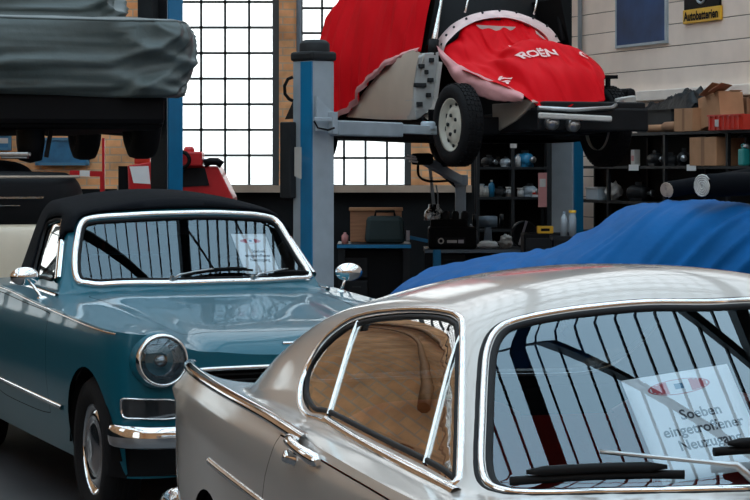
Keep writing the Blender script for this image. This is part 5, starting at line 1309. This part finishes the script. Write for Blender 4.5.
for px, h, lab in ((481, .13, 'pale tin at the left end of the lower back shelf'), (485.5, .11, 'short pale tin beside the blue bottle on the lower back shelf')):
    bottle('tin', lab, bk(px, 1.227), .036, h, 'off_white', 'grey_steel', 'tin', .8)
for px, h, lab in ((509, .10, 'white can left of the post on the lower back shelf'), (520.5, .09, 'white can right of the post on the lower back shelf')):
    bottle('can', lab, bk(px, 1.227), .034, h, 'white', 'white', 'can', .9)
motor('grey machine part tilted on the lower back shelf beside the white can', bk(530, 1.227), .9, 'grey_steel', .3)
t = thing('parts_box', 'small white box with red stripe on the lower back shelf', 'box', bk(536, 1.227, RY + .04), 0); m = MB(); m.box((0, 0, .035), (.08, .06, .07)); m.build('box', 'white', t); m = MB(); m.box((0, -.031, .035), (.08, .003, .02)); m.build('stripe', 'red_plastic', t)
motor('dark pump lying on the lower back shelf between the bottle and the post', bk(500, 1.227), .7, 'dark_grey', .6)
motor('blue motor housing on the upper back shelf right of the post', bk(525, 1.53), 1.15, 'blue_plastic', .2)
bottle('bottle', 'white plastic bottle beside the blue motor on the upper back shelf', bk(518, 1.53, RY + .06), .03, .13, 'white', 'off_white')
motor('black carburettor at the left of the upper back shelf', bk(489, 1.53), .8, 'black_steel', .3)
motor('dark castings in the middle of the upper back shelf', bk(498, 1.53, RY + .26), .7, 'dark_grey', -.6)
motor('flat grey casting next to the post on the upper back shelf', bk(506, 1.53), .7, 'grey_steel', .1)
t = thing('display_board', 'narrow faded pink board leaning at the right end of the back rack', 'board', (X(542.5, 22.0), 22.0, Z(207, 22.0)), 0); m = MB(); m.box((0, 0, .17), (.085, .02, .34)); m.build('board', 'pink_board', t); m = MB(); m.box((0, -.012, .24), (.06, .004, .08)); m.build('print', 'off_white', t); zf = t.location.z; m = MB(); m.box((0, .02, .1 - zf / 2), (.03, .02, zf + .2)); m.box((0, .02, .012 - zf), (.24, .2, .024)); m.build('stand', 'black', t)

# ------------------------------------------------------------------ benches and machines in the middle
def bench(label, x0, x1, y0, y1, zt, edge, name='workbench'):
    t = thing(name, label, 'workbench', ((x0 + x1) / 2, (y0 + y1) / 2, 0)); w, d = x1 - x0, y1 - y0
    m = MB(); m.box((0, 0, zt - .02), (w, d, .04)); m.build('top', 'black_steel', t, bevel=.004)
    m = MB(); m.box((0, -d / 2 - .004, zt - .02), (w, .008, .03)); m.build('edge_strip', edge, t)
    for sx_ in (-1, 1):
        for sy_ in (-1, 1): m = MB(); m.box((sx_ * (w / 2 - .04), sy_ * (d / 2 - .04), (zt - .04) / 2), (.06, .06, zt - .04)); m.build('leg', 'black_steel', t)
    m = MB(); m.box((0, .04, (zt - .04) / 2 + .06), (w * .82, d * .8, zt - .2)); cb = m.build('cabinet', 'black', t)
    for k in range(3):
        m = MB(); m.box((-w * .24, -d * .37, .25 + .2 * k), (w * .3, .02, .17)); dr = m.build('drawer', 'black_steel', t, bevel=.004); m = MB(); m.bar((-w * .3, -d * .37 - .025, .28 + .2 * k), (-w * .18, -d * .37 - .025, .28 + .2 * k), .012, .012); m.build('handle', 'dark_grey', dr)
    return t
bench('black workbench with pale blue front edge behind the cabriolet mirror', X(337, 19.3), X(411, 19.3), 19.3, 20.0, Z(244, 19.3), 'lift_blue')
bench('black workbench holding the engine and grinder before the back rack', X(425, 20.2), X(524, 20.2), 20.2, 20.9, Z(249, 20.2), 'grey_steel_dark')
zb1, zb2 = Z(244, 19.3), Z(249, 20.2)
wb_ = thing('wooden_box', 'flat reddish wooden box on the workbench behind the dark toolbag', 'box', (X(376, 19.8), 19.8, zb1)); m = MB(); m.box((0, 0, .15), (.46, .12, .30)); m.build('box', 'wood', wb_, bevel=.008); m = MB(); m.box((0, -.01, .295), (.48, .14, .03)); m.build('lid', 'cardboard', wb_, bevel=.004)
tb_ = thing('tool_bag', 'dark green toolbag with handle on the workbench before the wooden box', 'bag', (X(385, 19.5), 19.52, zb1)); m = MB(); m.box((0, 0, .12), (.36, .2, .24), taper=.9); b_ = m.build('bag', 'seat_dark', tb_, bevel=.04); b_.data.materials[0] = mat('bag_green', (.012, .028, .030), .7, bump=.2)
m = MB(); m.tube([(-.09, 0, .22), (-.08, 0, .28), (.08, 0, .28), (.09, 0, .22)], .012, 8); m.build('handle', 'black', tb_)
t = thing('spray_can', 'tiny red can at the left end of the blue edged workbench', 'can', (X(345, 19.35), 19.36, zb1)); m = MB(); m.lathe([(.001, 0), (.03, 0), (.03, .07), (.012, .09), (.012, .10), (.001, .10)], (0, 0, 0), (0, 0, 1), 14); m.build('body', 'pink_board', t)
# swivel hoist arm
hs = thing('hoist_arm', 'grey swivelling hoist arm with black motor head below the raised saloon', 'crane', (X(460, 21), 21, 0)); HL = lambda px, py, D=21: W(px, py, D) - Vector(hs.location)
m = MB(); m.bar(HL(460.5, 185), (HL(460.5, 185).x, 0, 0), .10, .10); m.build('column', 'grey_steel', hs, bevel=.008)
m = MB(); m.bar(HL(424, 160, 20.6), HL(463, 182), .07, .085); m.box(HL(461, 180), (.13, .12, .10)); m.build('boom', 'grey_steel', hs, bevel=.008)
m = MB(); m.bar(HL(434, 168), HL(458, 188), .03, .03); m.build('strut', 'black_steel', hs)
m = MB(); m.lathe([(.001, -.10), (.05, -.10), (.055, -.05), (.055, .06), (.04, .09), (.001, .09)], HL(423, 159, 20.5), (1, .1, 0), 18); m.build('motor_head', 'black', hs)
m = MB(); m.bar(HL(405, 158, 20.4), HL(417, 159, 20.4), .03, .02); m.bar(HL(409, 161, 20.4), HL(418, 162, 20.4), .02, .02); m.bar(HL(407, 155, 20.4), HL(416, 157, 20.4), .02, .015); m.build('gripper', 'steel', hs)
m = MB(); m.tube(catmull([HL(418, 165, 20.5), HL(419, 176, 20.6), HL(428, 181, 20.8), HL(445, 181), HL(458, 179)], 6), .012, 6); m.build('hose', 'black', hs)
m = MB(); m.bar(HL(430, 168, 20.9), HL(434, 207, 20.9), .045, .03); m.tube([HL(436, 185, 20.8), HL(438, 195, 20.8), HL(438, 206, 20.8)], .007, 6); m.build('hanging_rod', 'grey_steel', hs)
# engine on a stand
en = thing('engine', 'dark engine with polished silver cover and badge plate on the bench', 'engine', (X(452, 20.4), 20.4, zb2)); EL = lambda px, py, D=20.4: W(px, py, D) - Vector(en.location)
m = MB(); m.box((0, 0, .10), (.44, .3, .2)); m.box((-.03, 0, .22), (.34, .22, .10)); m.build('block', 'black', en, bevel=.02)
for k in range(4):
    m = MB(); m.lathe([(.035, 0), (.035, .06), (.02, .08), (.001, .08)], (-.14 + .085 * k, -.05, .265), (0, 0, 1), 12); m.build('cylinder_cap', 'black_steel', en)
m = MB(); m.lathe([(.095, -.03), (.095, .01), (.085, .05), (.05, .09), (.05, .115), (.001, .12)], EL(434, 217), (0, 0, 1), 18); m.build('silver_cover', 'lamp_mirror', en)
m = MB(); m.box(EL(451, 241, 20.1), (.26, .01, .06)); pl_ = m.build('badge_plate', 'black_steel', en)
m = MB(); torus(m, EL(441, 241, 20.09), (0, 1, 0), .022, .006); m.build('round_badge', 'off_white', pl_)
m = MB(); m.box(EL(452, 241.5, 20.09), (.09, .004, .025)); m.build('white_panel', 'off_white', pl_); m = MB(); m.box(EL(461, 241.5, 20.09), (.05, .004, .03)); m.build('white_panel', 'steel', pl_)
m = MB(); m.tube([EL(470, 225), EL(476, 232), EL(477, 240)], .014, 8); m.build('pipe', 'steel', en)
cl = thing('clamp', 'light blue bar clamp lying on the bench left of the engine', 'clamp', (X(418, 19.9), 19.9, Z(240, 19.9))); m = MB(); m.bar((-.10, 0, .03), (.09, 0, -.01), .03, .03); m.build('bar', 'lift_blue', cl); m = MB(); m.box((-.09, 0, .04), (.03, .04, .09)); m.build('jaw', 'steel', cl)
st_ = thing('engine_stand', 'blue upright stand leg in front of the engine bench', 'stand', (X(437, 19.6), 19.6, 0)); m = MB(); m.box((0, 0, .40), (.07, .07, .80)); m.build('column', 'lift_blue', st_, bevel=.006); m = MB(); m.box((0, 0, .02), (.5, .4, .04)); m.build('foot', 'lift_blue', st_)
gr_ = thing('bench_grinder', 'grey double-ended bench grinder below the back rack', 'grinder', (X(488, 20.65), 20.65, zb2)); m = MB(); m.box((0, 0, .11), (.10, .1, .22), taper=.7); m.build('pedestal', 'grey_steel_dark', gr_, bevel=.01); m = MB(); m.lathe([(.001, -.1), (.06, -.1), (.065, 0), (.06, .1), (.001, .1)], (0, 0, .28), (1, 0, 0), 16); m.build('motor', 'grey_steel_dark', gr_); gr_.scale = (.85, .85, .85)
for sx_ in (-1, 1): m = MB(); m.lathe([(.001, -.02), (.075, -.02), (.075, .02), (.001, .02)], (sx_ * .15, 0, .29), (1, 0, 0), 20); m.build('wheel_guard', 'black_steel', gr_)
lump('paper_towel', 'crumpled white paper towel on the bench below the grinder', 'paper towel', (X(488, 20.25), 20.27, zb2), (.20, .12, .07), 'white', 2.2, amp=.3)
bd = thing('brake_drum', 'dark round brake drum with silver lever on the bench end', 'brake drum', (X(524, 20.5), 20.5, zb2)); m = MB(); m.lathe([(.03, -.02), (.11, -.03), (.125, -.03), (.125, .03), (.11, .03), (.10, .0), (.03, .0)], (0, 0, .126), (.35, -1, 0), 28); m.build('drum', 'black_steel', bd); m = MB(); m.bar((-.05, -.08, .03), (.02, -.08, .25), .02, .02); m.build('lever', 'steel', bd)
lump('shop_rag', 'small white and brown rag between the grinder and brake drum', 'rag', (X(506, 20.4), 20.4, zb2), (.12, .1, .12), 'off_white', 5.7, amp=.4)
cs = thing('tool_cabinet', 'black tool cabinet standing behind the blue covered car below the shelves', 'cabinet', (X(548, 18.0), 18.0, 0)); zc_ = Z(233, 18); m = MB(); m.box((0, 0, zc_ / 2), (.42, .4, zc_)); m.build('body', 'black', cs, bevel=.01)
for k in range(3): m = MB(); m.box((0, -.205, zc_ - .12 - k * .2), (.38, .014, .17)); m.build('drawer', 'black_steel', cs, bevel=.004)
yb = thing('case', 'small yellow case on the black tool cabinet beside the lift post', 'case', (X(545, 17.9), 17.9, zc_)); m = MB(); m.box((0, 0, .03), (.13, .09, .06)); m.build('body', 'yellow', yb, bevel=.006); m = MB(); m.box((0, -.046, .03), (.07, .003, .022)); m.build('label_panel', 'black', yb)
cb2 = thing('side_table', 'dark side table carrying the two cylinders at the far lift post', 'table', (X(569, 17.2), 17.2, 0)); zt2 = Z(236, 17.2); m = MB(); m.box((0, 0, zt2 - .015), (.28, .3, .03)); m.build('top', 'black_steel', cb2)
for sx_ in (-1, 1):
    for sy_ in (-1, 1): m = MB(); m.box((sx_ * .11, sy_ * .12, zt2 / 2), (.03, .03, zt2 - .03)); m.build('leg', 'black_steel', cb2)
bottle('gas_bottle', 'grey cylinder with dull top at the foot of the far lift post', (X(564, 17.2), 17.2, zt2), .028, .19, 'grey_steel', 'grey_steel_dark', 'cylinder')
bottle('gas_bottle', 'grey cylinder with yellow cap at the foot of the far lift post', (X(572.5, 17.2), 17.2, zt2), .030, .20, 'grey_steel', 'yellow', 'cylinder', .8)

# ------------------------------------------------------------------ left background
rm_ = thing('red_machine', 'red workshop machine with black side panel beneath the tall window', 'machine', (X(200, 20), 20.3, 0)); RL = lambda px, py, D=20.: W(px, py, D) - Vector(rm_.location)
m = MB(); zb_ = RL(0, 166).z
m.prism([RL(170, 166), RL(217.5, 166), RL(233, 198), (RL(239, 0).x, -.3, .0), (RL(170, 0).x, -.3, .0)], (0, 0, 0), (0, .6, 0)); m.build('body', 'red_machine', rm_, bevel=.015)
m = MB(); m.prism([RL(176, 168), RL(205, 168), RL(209.5, 185.5), RL(176, 187.5)], (0, -.012, 0), (0, .02, 0)); m.build('black_panel', 'black_steel', rm_)
m = MB(); m.box(RL(190, 159), (.24, .3, .13)); m.lathe([(.05, 0), (.05, .06), (.03, .075), (.001, .078)], RL(189, 155), (0, 0, 1), 14); m.build('top_housing', 'red_machine', rm_, bevel=.015)
m = MB(); torus(m, RL(182, 160, 19.8), (.3, 1, 0), .07, .018); m.build('hand_wheel', 'black', rm_)
m = MB(); m.tube([RL(204, 164), RL(210, 161.5), RL(217, 161.5), RL(222, 165)], .035, 8); m.build('cable', 'black', rm_)
m = MB(); m.box(RL(208, 161, 20.15), (.12, .1, .04)); m.build('cloth_pad', 'blue_plastic', rm_, bevel=.01)
rc_ = thing('red_cabinet', 'red cabinet with white paper sheet on its front, beside the blue lift post', 'cabinet', (X(137, 20), 20, 0)); CL = lambda px, py, D=19.8: W(px, py, D) - Vector(rc_.location)
m = MB(); m.prism([CL(127.5, 165.5), CL(152, 162), CL(155, 196), (CL(157, 0).x, -.2, 0), (CL(133, 0).x, -.2, 0)], (0, 0, 0), (0, .4, 0)); m.build('body', 'red_machine', rc_, bevel=.01)
m = MB(); m.prism([CL(129.5, 166.5), CL(148.5, 166), CL(150.5, 184), CL(133.5, 183)], (0, -.004, 0), (0, -.001, 0)); m.build('paper', 'paper', rc_)
m = MB(); m.prism([CL(118, 166), CL(127, 166), CL(132, 195), (CL(132, 0).x, -.2, 0), (CL(118, 0).x, -.2, 0)], (0, .02, 0), (0, .38, 0)); m.build('dark_side', 'black', rc_)
m = MB(); m.box(CL(143, 160, 19.9), (.14, .16, .07)); m.build('top_box', 'red_plastic', rc_, bevel=.01)
rb = thing('barrier', 'red and white barrier bar on a thin red pole under the tarpaulin', 'barrier', (X(103.5, 20.5), 20.5, 0)); BL_ = lambda px, py: W(px, py, 20.5) - Vector(rb.location)
m = MB(); m.bar(BL_(103.5, 138), (0, 0, 0), .025, .025); m.build('pole', 'red_machine', rb); m = MB(); m.bar(BL_(70, 173), BL_(103, 174), .05, .05); br_ = m.build('bar', 'red_machine', rb); m = MB(); m.bar(BL_(80, 173.3), BL_(90, 173.6), .056, .056); m.build('white_band', 'white', br_)
m = MB(); m.bar(BL_(102, 172), BL_(102, 197), .06, .03); m.build('bracket', 'red_machine', rb); m = MB(); m.box((0, 0, .02), (.3, .3, .04)); m.build('foot', 'black_steel', rb)
for px0, px1, py0, py1, lab in ((37, 88, 139, 164, 'large blue notice board on the brick wall beneath the tarpaulin'), (-6, 10, 134, 149, 'small blue framed notice at the left edge of the brick wall')):
    D = 23.93; t = thing('notice_board', lab, 'notice board', (X((px0 + px1) / 2, D), D, Z(py1, D))); w, h = X(px1, D) - X(px0, D), Z(py0, D) - Z(py1, D)
    m = MB(); m.box((0, 0, h / 2), (w, .03, h)); m.build('board', 'blue_board', t)
    m = MB()
    for x in (-w / 2, w / 2): m.box((x, -.01, h / 2), (.03, .05, h + .03))
    for z in (0, h): m.box((0, -.01, z), (w, .05, .03))
    m.build('frame', 'badge_blue', t)
    if w < .3: m = MB(); m.box((.02, -.018, h * .55), (w * .6, .004, h * .35)); m.build('paper', 'off_white', t)
